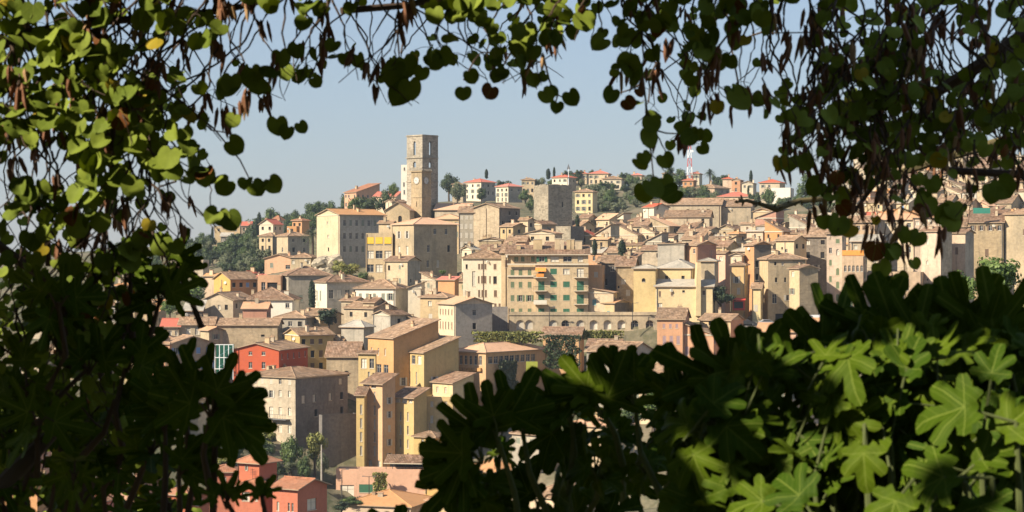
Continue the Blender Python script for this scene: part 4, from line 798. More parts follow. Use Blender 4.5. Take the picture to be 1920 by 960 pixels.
H(384, 404, 414, 517, 555, 520, 'pink', 'low pink roofed house behind the orange yellow gable', 'gx', 'orange', a=30, L=0)
H(455, 474, 484, 512, 550, 510, 'tan' if 'tan' in W else 'cream', 'reddish roof house behind the orange yellow one', 'gy', 'red', a=30, L=0)
H(215, 245, 252, 535, 575, 500, 'cream', 'cream tower house seen through the left leaves', 'hip', 'orange', a=20, L=(1, 2))
H(208, 232, 240, 572, 620, 470, 'palewhite', 'white small house under a dark roof at far left', 'hip', 'brown', a=15, L=(1, 2))
H(268, 285, 292, 566, 620, 472, 'cream', 'narrow cream house with a flat cap roof left of the green tree', 'hip', 'tan', a=15, L=(1, 1))
H(205, 262, 270, 612, 680, 445, 'pink', 'pink house behind the trilobed dark leaf at left', 'hip', 'orange', a=15, L=(1, 3))
# towers of the hilltop
def clock_tower():
    D = 598; a = R(45) + math.atan((792 - 960) / F)
    C = P(792, 405, D); b = Matrix.Translation(C) @ Matrix.Rotation(-a, 4, 'Z'); K = D / F
    r = empty('clock_tower', b, 'tall square stone bell tower with two white clock faces and open belfry', 'clock tower')
    GROUND.append(tuple(C))
    S = 29.5 * K / math.cos(R(45)); Hh = 153 * K
    m = MB()
    ops = lambda: [(S / 2, (405 - 277) * K, .95, 4.2, 1), (S / 2, (405 - 308) * K, 1.15, 1.9, 1), (S / 2 - .1, (405 - 374) * K, .3, 1.5)]
    for o, d, n in (((-S, 0, 0), (1, 0, 0), (0, -1, 0)), ((0, 0, 0), (0, 1, 0), (1, 0, 0)), ((0, S, 0), (-1, 0, 0), (0, 1, 0)), ((-S, S, 0), (0, -1, 0), (-1, 0, 0))):
        facade(m, o, d, n, S, -4, Hh, ops(), depth=.5)
    m.face([(-S, 0, Hh), (0, 0, Hh), (0, S, Hh), (-S, S, Hh)])
    for z, t, hh in ((Hh - .45, .22, .3), ((405 - 296) * K, .28, .3), ((405 - 341) * K, .2, .28)):
        m.box(-S - t, t, -t, -.004, z, z + hh); m.box(.004, t, -.004, S, z, z + hh)
    m.build('shaft', W['stone'], r, None, b)
    # clock turret in front
    c2 = P(791, 405, D - 4.2); b2 = Matrix.Translation(c2) @ Matrix.Rotation(-(R(42) + math.atan((791 - 960) / F)), 4, 'Z'); K2 = (D - 4.2) / F
    sl, sr, h2 = 20 * K2 / math.cos(R(42)), 17.5 * K2 / math.sin(R(42)), 83 * K2
    m = MB()
    facade(m, (-sl, 0, 0), (1, 0, 0), (0, -1, 0), sl, -4, h2, [(sl * .5, 3.6, .25, 1.6)]); facade(m, (0, 0, 0), (0, 1, 0), (1, 0, 0), sr, -4, h2, [])
    m.face([(-sl, 0, -4), (-sl, sr, -4), (-sl, sr, h2), (-sl, 0, h2)]); m.face([(0, sr, -4), (-sl, sr, -4), (-sl, sr, h2), (0, sr, h2)])
    m.box(-sl - .35, .35, -.35, sr, h2 + .002, h2 + .35)
    m.box(-sl - .1, .1, -.12, -.004, h2 * .42, h2 * .42 + .25); m.box(.004, .12, -.004, sr, h2 * .42, h2 * .42 + .25)
    m.build('clock_turret', W['rustic'], r, None, b2)
    m = MB()
    for i in range(9):
        m.tube([(-sl + i * sl / 8, -.2, h2 + .35), (-sl + i * sl / 8, -.2, h2 + 1.15)], .08, 5); m.tube([(.2, i * sr / 8, h2 + .35), (.2, i * sr / 8, h2 + 1.15)], .08, 5)
    m.box(-sl - .3, .3, -.3, -.1, h2 + 1.15, h2 + 1.35); m.box(.1, .3, -.1, sr, h2 + 1.15, h2 + 1.35); m.build('balustrade', W['stone'], r, None, b2)
    zc = (405 - 338) * K2
    for o, d, n in (((-sl * .5, -.05, zc), (1, 0, 0), (0, -1, 0)), ((.05, sr * .45, zc), (0, 1, 0), (1, 0, 0))):
        o, d, n = Vector(o), Vector(d), Vector(n); up = Vector((0, 0, 1)); rr = 1.12
        m = MB()
        ring = [o + (d * math.cos(2 * math.pi * k / 28) + up * math.sin(2 * math.pi * k / 28)) * rr + n * .04 for k in range(28)]
        m.face(ring); m.tube(ring + [ring[0]], .09, 5, 1)
        for k in range(12):
            t = 2 * math.pi * k / 12; u = d * math.sin(t) + up * math.cos(t); s_ = u.cross(n) * .05
            m.face([o + u * .82 + s_ + n * .06, o + u * 1.02 + s_ + n * .06, o + u * 1.02 - s_ + n * .06, o + u * .82 - s_ + n * .06], 2)
        f = m.build('clock_face', [M['clockface'], W['stone'], M['iron']], r, None, b2)
        for ang, ln, wd in ((R(285), .55, .07), (R(150), .82, .05)):
            u = d * math.sin(ang) + up * math.cos(ang); s_ = u.cross(n) * wd
            q = MB(); q.face([o + s_ + n * .08, o + u * ln + s_ * .4 + n * .08, o + u * ln - s_ * .4 + n * .08, o - s_ + n * .08]); q.build('hand', M['iron'], f, None, b2)
clock_tower()
def square_tower():
    d = H(1001, 1028, 1073, 347, 440, 602, 'stone', 'massive windowless square tower of rough dark stone', 'flat', a=57, L=0, Rr=((5.2, 9.2, .5, 1.6, 0, 'h'), (9.4, 6.0, .7, 2.2, 0, 'h')), name='square_tower', cat='tower', cornice=False, foot=5)
    m = MB(); E, WL, WR = d['E'], d['WL'], d['WR']; rnd = random.Random(4)
    for i in range(14):
        x = -WL + i * WL / 14; m.box(x, x + WL / 14 * rnd.uniform(.6, 1), -.003, .5, E - .2, E + rnd.choice([.05, .25, .4, .15]))
        y = i * WR / 14; m.box(-.5, .003, y, y + WR / 14 * rnd.uniform(.6, 1), E - .2, E + rnd.choice([.05, .2, .3, .1]))
    m.build('parapet', W['stone'], d['root'], None, d['base'])
    m = MB(); y, z = 9.4, 6.0
    for k in range(10):
        t = 2 * math.pi * k / 10; m.box(.004, .09, y + .65 * math.cos(t) - .17, y + .65 * math.cos(t) + .17, z + 1.35 * math.sin(t) - .17, z + 1.35 * math.sin(t) + .17)
    m.build('window_surround', M['trim'], d['root'], None, d['base'])
square_tower()
CG = H(723, 768, 770, 393, 440, 585, 'cream', 'pale church gable with one tall arched window left of the bell tower', 'gy', 'orange', a=8, p=.62, L=((4.3, 4.2, 1.1, 2.8, 1, 'h'),), Rr=0, depth=16, chim=0, name='church', cat='church', cornice=False)
H(752, 764, 766, 309, 400, 690, 'palewhite', 'white modern high-rise peeking out left of the bell tower', 'flat', a=8, depth=10, L=(6, 1), st='d', ww=.6, cornice=False, name='apartment_building', cat='apartment building')
H(646, 668, 712, 360, 420, 730, 'salmon', 'long pink modern building with stepped glazed roof on the ridge', 'sf', 'villa', a=50, p=.3, L=(2, 4), Rr=(2, 5), st='d', chim=1)
H(700, 742, 760, 368, 410, 705, 'cream', 'long low cream building with a red roof behind the church gable', 'gx', 'red', a=20, L=(1, 5), st='d')
H(723, 735, 762, 378, 410, 650, 'cream', 'small gabled outbuilding between trees and church', 'gy', 'tan', a=50, L=0, Rr=0)
# hilltop villas
for (x0, xc, x1, ye, yb, D, wl_, rc, L_, lb) in (
  (848, 868, 874, 345, 380, 820, 'beige', 'tan', (2, 2), 'beige villa behind trees just right of the bell tower'),
  (871, 902, 929, 341, 376, 840, 'white', 'red', (3, 3), 'big white hilltop villa with a red hipped roof and balcony'),
  (930, 953, 979, 349, 380, 800, 'white', 'red', (3, 3), 'square white villa with red pyramid roof below the ridge'),
  (978, 1002, 1010, 337, 375, 860, 'cream', 'tan', (2, 3), 'cream villa with a terrace behind the square tower'),
  (1035, 1064, 1080, 332, 360, 880, 'white', 'red', (2, 3), 'white villa with flagpole rising over the square tower'),
  (1075, 1100, 1106, 325, 345, 930, 'cream', 'red', (1, 3), 'small cream villa among umbrella pines on the ridge'),
  (1104, 1140, 1147, 325, 356, 880, 'cream', 'red', (3, 4), 'cream manor with three storeys on the ridge'),
  (1130, 1165, 1168, 335, 356, 875, 'white', 'tan', (2, 3), 'low white wing right of the cream manor'),
  (1078, 1111, 1120, 359, 400, 760, 'yellow', 'tan', (3, 3), 'bright yellow villa with green balconies below the ridge'),
  (1184, 1203, 1206, 328, 350, 900, 'pink', 'red', (2, 2), 'small pink villa left of the hanging leaf cluster'),
  (1242, 1262, 1266, 325, 350, 900, 'cream', 'tan', (2, 2), 'cream villa right of the hanging leaf cluster'),
  (1280, 1300, 1304, 338, 355, 860, 'orange', 'red', (1, 2), 'orange cottage under the red and white mast'),
  (1295, 1311, 1316, 325, 345, 900, 'white', 'red', (1, 2), 'white cottage between the mast and the palm'),
  (1298, 1340, 1368, 352, 372, 800, 'pink', 'tan', 0, 'long pinkish house with stepped tan roofs on the slope'),
  (1355, 1372, 1376, 335, 365, 850, 'pink', 'red', (2, 1), 'pink tower-like villa beside the cypress'),
  (1372, 1388, 1392, 337, 365, 845, 'salmon', 'red', (2, 1), 'twin gabled villa with dark shutters on the ridge'),
  (1391, 1412, 1416, 343, 370, 830, 'white', 'tan', (1, 2), 'small white villa right of the twin gabled one'),
  (1346, 1408, 1414, 368, 395, 760, 'cream', 'red', (1, 5), 'long cream building with a row of roof vents below the ridge'),
  (1338, 1362, 1366, 378, 395, 740, 'cream', 'red', 0, 'low shed with a rust roof left below the long cream building'),
  (1424, 1462, 1472, 342, 385, 800, 'beige', 'red', (2, 3), 'wide house with round turret roof on the right ridge'),
  (1446, 1482, 1486, 352, 398, 770, 'palewhite', 'red', 0, 'bright blank white wall of a house on the right ridge')):
    H(x0, xc, x1, ye, yb, D, wl_, lb, 'flat' if 'blank white' in lb else ('gy' if 'twin' in lb else 'hip'), rc, a=None if x1 - xc > 8 else 8, L=L_, Rr=None if x1 - xc > 15 else 0, st='hdo', shc='greyg', chim=1, name='villa', cat='villa', depth=None if x1 - xc > 8 else 10, p=.32, drop=.05, wall2='grey' if x1 - xc > 15 else None)  # broad right faces get grey walls to paint in their shade
# ------------------------------------------------------------ rows of old roofs
ORD = ['first', 'second', 'third', 'fourth', 'fifth', 'sixth', 'seventh', 'eighth', 'ninth', 'tenth', 'eleventh', 'twelfth', 'thirteenth', 'fourteenth', 'fifteenth', 'sixteenth', 'seventeenth', 'eighteenth', 'nineteenth', 'twentieth', 'twenty-first', 'twenty-second']
ROOFN = {'tan': 'tan', 'orange': 'orange', 'brown': 'brown', 'grey': 'greyish', 'red': 'rust red'}
WALLN = {'cream': 'cream', 'beige': 'beige', 'pink': 'pink', 'rustic': 'stained', 'white': 'white', 'sand': 'pale yellow', 'orange': 'orange', 'grey': 'grey', 'salmon': 'salmon'}
def row(xa, xb, ye, D, where, seed, wmin=30, wmax=56, slope=0, hgt=45, pal=None, tone='ttttbbbogr'):
    rnd = random.Random(seed); x = xa; i = 0
    while x < xb - 8:
        wd = rnd.uniform(wmin, wmax); pr = rnd.uniform(.15, .5) * wd; pl = wd - pr
        wl_ = rnd.choice(pal or ['cream', 'beige', 'beige', 'cream', 'pink', 'rustic', 'rustic', 'sand', 'beige', 'grey', 'white', 'orange'])
        rc = {'t': 'tan', 'b': 'brown', 'o': 'orange', 'g': 'grey', 'r': 'red'}[rnd.choice(tone)]
        rk = rnd.choice(['gx', 'gx', 'gx', 'gy', 'sf', 'sf', 'sl', 'sr', 'hip']); y = ye + slope * (x - xa) + rnd.uniform(-6, 6)
        lab = '%s house, %s roof, %s from left in %s' % (WALLN[wl_], ROOFN[rc], ORD[i], where)
        H(x, x + pl, x + wd, y, y + hgt, D + rnd.uniform(-8, 8), wl_, lab, rk, rc, a=rnd.uniform(10, 50), p=rnd.uniform(.32, .5), st=rnd.choice(['hhw', 'hdc', 'hh', 'hwc']), shc=rnd.choice(['greyg', 'brown', 'pale', 'blue', 'sage']),
          chim=rnd.choice([1, 1, 2, 3]), ww=.75, wh=1.2, drop=.22, jit=.5, group='old town houses in rows', foot=2)
        x += wd * rnd.uniform(.72, .98); i += 1
row(1085, 1200, 408, 640, 'the top row right of square tower', 1, 30, 56, hgt=30)
row(1060, 1580, 425, 610, 'the second highest old town row', 2, 30, 56)
row(1085, 1590, 439, 580, 'the third highest old town row', 3, 30, 56)
row(1110, 1580, 453, 552, 'the fourth highest old town row', 4, 30, 56)
row(1100, 1240, 470, 528, 'the row above the stone house', 5, 30, 56)
row(1120, 1200, 486, 500, 'the row beside the apartment block', 15, 30, 56)
row(1335, 1560, 468, 520, 'the row behind the beige houses', 6, 30, 56)
H(1238, 1352, 1356, 383, 430, 640, 'beige', 'long beige barrack-like building with three dark windows', 'gx', 'tan', a=5, depth=12, L=((9, 6, .9, 1.2, 0, 'h'), (12.6, 6, .9, 1.2, 0, 'w'), (15.6, 6, .9, 1.2, 0, 'h')), chim=0)
H(1352, 1408, 1412, 386, 430, 640, 'beige', 'beige building with three attic openings and a broad tan roof', 'gx', 'tan', a=5, depth=12, L=((1.6, 7.2, .7, .5, 0, 'h'), (4.0, 7.2, .7, .5, 0, 'h'), (6.5, 7.2, .7, .5, 0, 'h')), chim=0)
H(1246, 1330, 1336, 406, 450, 618, 'beige', 'long beige house with one window and thin chimney mid rooftops', 'gx', 'tan', a=5, depth=12, L=((12, 6, .9, 1.2, 0, 'h'),), chim=1)
H(1412, 1445, 1452, 396, 440, 625, 'cream', 'cream gabled house under the bare branch', 'gy', 'orange', a=10, L=0)
H(1416, 1455, 1470, 408, 445, 612, 'brick', 'brick coloured wall and roof beneath the bare branch', 'sl', 'orange', a=15, L=0)
H(1206, 1226, 1254, 388, 430, 630, 'white', 'small white house with red roof above the long beige one', 'gx', 'red', a=50, L=0, Rr=0)
row(1480, 1600, 402, 650, 'the row below the ridge gap', 7, 30, 56)
row(1600, 1960, 300, 800, 'the highest row on right hill', 8, 30, 56, slope=-.02)
row(1560, 1960, 325, 745, 'the second row on right hill', 9, 30, 56, slope=-.02)
row(1560, 1960, 345, 700, 'the third row on right hill', 10, 30, 56)
row(1580, 1960, 362, 655, 'the fourth row on right hill', 11, 30, 56)
row(1580, 1960, 380, 612, 'the fifth row on right hill', 12, 30, 56)
row(1590, 1960, 398, 570, 'the sixth row on right hill', 13, 30, 56)
row(866, 960, 470, 520, 'the row behind tall cream tenement', 14, 30, 56)
row(790, 870, 530, 490, 'the row behind narrow white house', 16, 30, 56)
row(640, 700, 560, 455, 'the row under the white mansion', 17, 30, 56)
row(330, 470, 580, 470, 'the row left of white pyramid-roofed house', 18, 30, 56)
row(60, 300, 590, 480, 'the far left row behind leaves', 19, 30, 56)
row(40, 260, 660, 430, 'the lower left row behind leaves', 20, 30, 56)
row(590, 680, 640, 440, 'the row behind rough stone house', 21, 30, 56)
# ------------------------------------------------------------ street wall, road, cars
def street_wall():
    D = 446; K = D / F; b = Matrix.Translation(P(1380, 640, D)) @ Matrix.Rotation(R(-3), 4, 'Z')
    m = MB(); m.box(0, 200 * K, 0, .6, -4, 27 * K); m.box(-.1, 200 * K, -.1, .7, 27 * K, 27 * K + .15)
    tag(m.build('street_wall', W['grey'], None, None, b), 'grey stone street parapet wall under the parked cars', 'wall')
    m = MB(); a = P(1340, 611.5, 447); c = P(1620, 611.5, 447)
    m.box(a.x, c.x, a.y, a.y + 22, a.z - .3, a.z)
    tag(m.build('street', M['asphalt']), None, None, kind='structure')
    m = MB(); m.box(a.x, c.x, a.y + 9, a.y + 22, a.z + .004, a.z + .13); tag(m.build('pavement', M['concrete']), None, None, kind='structure')
    return a.z
zs = street_wall()
def vehicle(x, D, z, rot, van, mat, label):
    b = Matrix.Translation(Vector(((x - 960) / F * D, D, z))) @ Matrix.Rotation(rot, 4, 'Z')
    r = empty('van' if van else 'car', b, label, 'van' if van else 'car', 'parked cars' if not van else None)
    if van: prof = [(-2.7, .45), (2.6, .45), (2.7, .9), (2.35, 1.25), (1.75, 2.1), (1.5, 2.45), (-2.65, 2.5), (-2.75, .9)]; wd = 1.0
    else: prof = [(-2.05, .3), (2.05, .3), (2.1, .6), (1.9, .82), (1.0, .92), (.35, 1.38), (-1.1, 1.42), (-1.85, .98), (-2.1, .9)]; wd = .85
    m = MB(); m.prism(prof, 1, -wd, wd); bd = m.build('body', mat, r, None, b)
    mo = bd.modifiers.new('bevel', 'BEVEL'); mo.width = .08; mo.segments = 2
    m = MB()
    if van: m.prism([(1.05, 1.35), (2.2, 1.35), (1.72, 2.05), (1.05, 2.05)], 1, -wd - .01, wd + .01)
    else: m.prism([(-1.5, .98), (.85, .98), (.28, 1.32), (-1.02, 1.35)], 1, -wd - .01, wd + .01)
    m.build('side_window', M['glass'], r, None, b)
    for wx in ((-1.7, 1.7) if van else (-1.3, 1.3)):
        for s in (-1, 1):
            m = MB(); m.tube([(wx, s * (wd - .2), .33), (wx, s * (wd + .02), .33)], .33, 16); w_ = m.build('wheel', M['tyre'], r, None, b)
            m = MB(); m.tube([(wx, s * (wd - .1), .33), (wx, s * (wd + .035), .33)], .18, 12); m.build('rim', M['metal'], w_, None, b)
    for s in (-1, 1):
        m = MB(); xx = prof[2][0]; m.box(xx - .15, xx + .02, s * (wd - .3) - .16, s * (wd - .3) + .16, .62 if not van else .85, .8 if not van else 1.1); m.build('headlight', M['curtain'], r, None, b)
    return r, b
r, b = vehicle(1528, 448.5, zs, R(184), True, M['whitepaint'], 'white delivery van with dark swirls parked on the street')
m = MB(); rnd = random.Random(2)
for k in range(9):
    cx, cz = rnd.uniform(-.4, 1.1), rnd.uniform(1.0, 2.1); t = [(cx + .35 * math.cos(q) * rnd.uniform(.5, 1), 1.02, cz + .25 * math.sin(q)) for q in [i * .7 for i in range(9)]]
    m.tube(t, .035, 4)
m.build('graphic', M['iron'], r, None, b)
for x, mat, lb, dd in ((1471, M['silver'], 'white saloon car parked before the garage door', 449), (1440, M['silver'], 'silver car parked nearest the peach house corner', 449.5), (1400, M['iron'], 'dark car parked by the red shopfront', 452), (1388, M['whitepaint'], 'white scooter-sized car half hidden beside the tree', 453)):
    vehicle(x, dd, zs, R(2), False, M['whitepaint'] if 'white' in lb else mat, lb)
def lamp(x, yb, yt, D, label, double=False, pole=False):
    b = Matrix.Translation(P(x, yb, D)); h = (yb - yt) / F * D
    r = empty('utility_pole' if pole else 'street_lamp', b, label, 'pole' if pole else 'street lamp')
    m = MB(); m.tube([(0, 0, 0), (0, 0, h)], [.2, .13] if pole else [.1, .06], 8); m.build('pole', M['concrete'] if pole else M['iron'], r, None, b)
    if not pole:
        for s in ((-1, 1) if double else (1,)):
            m = MB(); m.tube([(0, 0, h - .1), (s * .9, 0, h)], .04, 6); m.build('arm', M['iron'], r, None, b)
            m = MB(); m.box(s * 1.05 - .3, s * 1.05 + .3, -.12, .12, h - .05, h + .08); m.build('lamp_head', M['metal'], r, None, b)
lamp(692, 935, 893, 380, 'double armed street lamp in front of the salmon wall', True)
lamp(641, 940, 880, 378, 'single thin street lamp by the white garage')
lamp(603, 905, 834, 372, 'pale concrete pole beside the shrubs right of the red villa', pole=True)
lamp(1030, 622, 575, 446, 'slender lamp post before the arcade wall')
lamp(1186, 618, 568, 446, 'slender lamp post at the church corner')
# mast
def mast():
    D = 900; b = Matrix.Translation(P(1293, 345, D)); h = 112 / F * D
    r = empty('radio_mast', b, 'red and white lattice radio mast on the ridge', 'radio mast')
    for k in range(7):
        z0, z1 = h * k / 7, h * (k + 1) / 7; m = MB(); w0, w1 = 1.3 * (1 - k / 8), 1.3 * (1 - (k + 1) / 8)
        cs = [(1, 1), (1, -1), (-1, -1), (-1, 1)]
        for i, (sx, sy) in enumerate(cs):
            m.tube([(sx * w0, sy * w0, z0), (sx * w1, sy * w1, z1)], .08, 4)
            nx, ny = cs[(i + 1) % 4]; m.tube([(sx * w0, sy * w0, z0), (nx * w1, ny * w1, z1)], .05, 4); m.tube([(nx * w0, ny * w0, z0), (sx * w1, sy * w1, z1)], .05, 4)
            m.tube([(sx * w1, sy * w1, z1), (nx * w1, ny * w1, z1)], .05, 4)
        m.build('mast_section', M['whitepaint'] if k % 2 else M['redpaint'], r, None, b)
    for z in (h * .55, h * .7, h * .82):
        m = MB(); m.tube([(1.2, -.8, z), (1.2, -.3, z)], .55, 12); m.build('dish', M['whitepaint'], r, None, b)
mast()
b = Matrix.Translation(P(1066, 347, 880)); r = empty('flagpole', b, 'white flagpole above the square stone tower', 'flagpole')
m = MB(); m.tube([(0, 0, 0), (0, 0, 9)], [.2, .1], 6); m.build('pole', M['whitepaint'], r, None, b)
m = MB(); m.prism([(-.8, 7), (.8, 7), (0, 9.5)], 1, -.1, .1); m.build('pennant', M['metal'], r, None, b)
m = MB(); g_ = P(1847, 396, 488); m.box(g_.x - 2.2, g_.x + 2.0, g_.y + 3, g_.y + 3.1, g_.z - .5, g_.z + .9)
tag(m.build('tarpaulin', M['tarpgreen']), 'green tarpaulin spread on the roof of the weathered stone house', 'tarpaulin')
m = MB(); g_ = P(999, 686, 408); m.box(g_.x - 1.4, g_.x + 1.0, 408, 408.1, g_.z - 1.2, g_.z + .9); tag(m.build('awning', M['lime']), 'lime yellow sunshade panel at the right end of the ochre block', 'awning')
# ------------------------------------------------------------ terrain through the feet of the buildings
def leafmat(key, c1, c2, trans=.0, rough=.6, pos_scale=.25, spec=.3):
    m, nt, b = newmat(key)
    g = N(nt, 'ShaderNodeNewGeometry')
    c = mixc(nt, g.outputs['Random Per Island'], (*c1, 1), (*c2, 1))
    n = noise(nt, g.outputs['Position'], pos_scale, 3)
    c = mixc(nt, mth(nt, 'MULTIPLY', ramp(nt, n, .4, .7), .5), c, tuple(x * .6 for x in c1) + (1,))
    nt.links.new(c, b.inputs['Base Color']); b.inputs['Roughness'].default_value = rough; b.inputs['Specular IOR Level'].default_value = spec
    if trans:
        out = nt.nodes['Material Output']; tr = N(nt, 'ShaderNodeBsdfTranslucent'); mx = N(nt, 'ShaderNodeMixShader'); mx.inputs[0].default_value = trans
        nt.links.new(c, tr.inputs[0]); nt.links.new(b.outputs[0], mx.inputs[1]); nt.links.new(tr.outputs[0], mx.inputs[2]); nt.links.new(mx.outputs[0], out.inputs[0])
    return m
FM = {'dark': leafmat('leaves_dark', (.035, .055, .028), (.075, .10, .035), .15), 'mid': leafmat('leaves_mid', (.05, .085, .03), (.12, .16, .045), .2),
      'olive': leafmat('leaves_olive', (.09, .11, .06), (.17, .18, .09), .15), 'yellow': leafmat('leaves_yellow', (.15, .17, .045), (.30, .28, .08), .2),
      'cyp': leafmat('leaves_cypress', (.018, .032, .018), (.045, .065, .028), .05), 'fresh': leafmat('leaves_fresh', (.08, .14, .04), (.20, .27, .07), .25)}
ctrl = list(GROUND)
for (x, y, D) in ((340, 493, 900), (450, 470, 900), (560, 455, 900), (650, 412, 900), (760, 392, 900), (900, 380, 900), (1100, 356, 900), (1300, 350, 900), (1480, 384, 880), (1600, 352, 880), (1750, 320, 900), (1920, 290, 900), (2100, 280, 900),
                  (200, 500, 900), (0, 512, 900), (-200, 520, 900), (100, 530, 800), (260, 525, 800), (-50, 540, 750), (150, 560, 680), (280, 550, 640), (0, 570, 640), (1240, 388, 780), (1160, 405, 740), (1330, 385, 780), (1120, 380, 800), (360, 520, 700), (420, 515, 680), (300, 560, 560), (450, 530, 600), (490, 500, 650),
                  (640, 480, 575), (660, 520, 545), (700, 520, 542), (560, 905, 380), (600, 860, 392), (470, 850, 395), (650, 940, 372), (600, 940, 360)):
    ctrl.append(tuple(P(x, y, D)))
for X in range(-500, 501, 100):
    ctrl += [(X, 1150, Z0 + 8 if X > 50 else Z0 - 28), (X, 1500, Z0 - 25), (X, 270, 4), (X, 180, 6), (X * .6, 90, 20), (X * .5, 45, 40)]
ctrl = np.array(ctrl)
# thin duplicates
key = {}
for p in ctrl:
    k = (round(p[0] / 4), round(p[1] / 6)); key.setdefault(k, []).append(p)
ctrl = np.array([np.array([np.mean([q[0] for q in v]), np.mean([q[1] for q in v]), min(q[2] for q in v)]) for v in key.values()])
def ground_z(X, Y):
    X = np.atleast_1d(np.asarray(X, float)); Y = np.atleast_1d(np.asarray(Y, float)); out = np.empty_like(X)
    for i in range(0, len(X), 4000):
        dx = X[i:i + 4000, None] - ctrl[None, :, 0]; dy = (Y[i:i + 4000, None] - ctrl[None, :, 1])
        w_ = 1 / (dx * dx + dy * dy + 6.0) ** 1.75
        out[i:i + 4000] = (w_ * ctrl[None, :, 2]).sum(1) / w_.sum(1)
    far = np.clip((Y - 1150) / 700, 0, 1); out = out * (1 - far) + (Z0 - 42) * far
    near = np.clip((60 - np.hypot(X, Y - 8)) / 50, 0, 1); out = out * (1 - near) + 40 * near
    wide = np.clip((np.abs(X) - 420 - Y * .1) / 300, 0, 1); out = out * (1 - wide) + np.minimum(out, Z0 - 30) * wide
    tr = (np.hypot(X, Y) < 5.5); out = np.where(tr, Z0 - 1.62, out)
    sl = np.clip((np.hypot(X, Y) - 5.5) / 30, 0, 1); out = np.where(tr, out, np.where(sl < 1, (Z0 - 2.2) * (1 - sl) + out * sl, out))
    back = np.clip((-Y - 5) / 60, 0, 1); out = np.where(Y < -5, Z0 - 1.6 + 26 * back, out)  # unseen slope added behind the camera to block low sky light
    return out
def terrain():
    xs = np.concatenate([[-30000, -9000, -3000, -1500, -900], np.linspace(-560, 560, 170), [900, 1500, 3000, 9000, 30000]])
    ys = np.concatenate([[-3000, -400, -100, -65, -40, -28], np.linspace(-20, 30, 22), np.linspace(36, 300, 24), np.linspace(305, 720, 110), np.linspace(728, 1200, 50), [1300, 1500, 1900, 2600, 4000, 8000, 16000, 40000]])
    gx, gy = np.meshgrid(xs, ys); z = ground_z(gx.ravel(), gy.ravel())
    inside = (gy.ravel() > 300) & (gy.ravel() < 720)
    z = z - np.where(inside, .5, 0)
    nx, ny = len(xs), len(ys)
    v = np.stack([gx.ravel(), gy.ravel(), z], 1)
    f = [(j * nx + i, j * nx + i + 1, (j + 1) * nx + i + 1, (j + 1) * nx + i) for j in range(ny - 1) for i in range(nx - 1)]
    me = bpy.data.meshes.new('ground'); me.from_pydata(v.tolist(), [], f)
    m, nt, b = newmat('hill_ground'); g = N(nt, 'ShaderNodeNewGeometry')
    n1 = noise(nt, g.outputs['Position'], .06, 5); n2 = noise(nt, g.outputs['Position'], .8, 4)
    c = mixc(nt, ramp(nt, n1, .35, .6), (.17, .14, .09, 1), (.07, .075, .04, 1))
    c = mixc(nt, mth(nt, 'MULTIPLY', ramp(nt, n2, .4, .7), .5), c, (.25, .21, .14, 1))
    nt.links.new(c, b.inputs['Base Color']); b.inputs['Roughness'].default_value = 1; b.inputs['Specular IOR Level'].default_value = .05
    me.materials.append(m); me.polygons.foreach_set('use_smooth', [True] * len(f)); me.update()
    o = bpy.data.objects.new('ground', me); col.objects.link(o); tag(o, None, None, kind='structure')
terrain()

# ------------------------------------------------------------ trees
def crown_mesh(kind, seed, n=1500):
    rs = np.random.RandomState(seed); blobs = []
    if kind == 'round':
        for i in range(16):
            v = rs.normal(size=3); v /= np.linalg.norm(v); v *= rs.uniform(.25, .72); v[2] = v[2] * .85; blobs.append((v, rs.uniform(.25, .42)))
    elif kind == 'pine':
        for i in range(15):
            t = rs.uniform(0, 6.28); q = rs.uniform(.1, .8); blobs.append((np.array([q * math.cos(t), q * math.sin(t), rs.uniform(-.1, .3)]), rs.uniform(.22, .36)))
    elif kind == 'cypress':
        for i in range(20):
            z = -1 + 2 * i / 19; q = .34 * math.sqrt(max(.03, 1 - ((z + .25) / 1.25) ** 2)) if z > -.25 else .3
            blobs.append((np.array([rs.uniform(-.05, .05), rs.uniform(-.05, .05), z]), q))
    elif kind == 'topiary':
        blobs = [(np.array([0, 0, 0.]), .95)]
    bw = np.array([b[1] ** 2 for b in blobs]); bw /= bw.sum(); V = []; Fc = []
    for i in range(n):
        c, r = blobs[rs.choice(len(blobs), p=bw)]; d = rs.normal(size=3); d /= np.linalg.norm(d); p = c + d * r * rs.uniform(.72, 1.08)
        a = rs.normal(size=3); a = np.cross(d, a); a /= np.linalg.norm(a); b_ = np.cross(d + rs.normal(size=3) * .6, a); b_ /= np.linalg.norm(b_)
        s = rs.uniform(.045, .085) * (1 if kind != 'topiary' else .7)
        k = len(V); V += [p - a * s, p + b_ * s * .7, p + a * s, p - b_ * s * .7]; Fc.append((k, k + 1, k + 2, k + 3))
    # shadowed inner mass of twigs
    for c, r in blobs:
        k = len(V); q = r * .62
        for dz, rr in ((-1, 0), (-.5, .87), (.5, .87), (1, 0)):
            if rr == 0: V.append(c + np.array([0, 0, dz * q]))
            else: V += [c + np.array([math.cos(t) * rr * q, math.sin(t) * rr * q, dz * q]) for t in np.arange(6) * 1.047]
        for j in range(6):
            j2 = (j + 1) % 6; Fc += [(k, k + 1 + j2, k + 1 + j), (k + 1 + j, k + 1 + j2, k + 7 + j2, k + 7 + j), (k + 7 + j, k + 7 + j2, k + 13)]
    me = bpy.data.meshes.new('crown'); me.from_pydata([tuple(x) for x in V], [], Fc); me.update(); return me
CR = {}
def crown_of(kind, var, mat):
    k = (kind, var, mat)
    if k not in CR:
        me = crown_mesh(kind, var * 11 + len(kind), 1500 if kind != 'topiary' else 2500); me.materials.append(FM[mat]); CR[k] = me
    return CR[k]
TR = {}
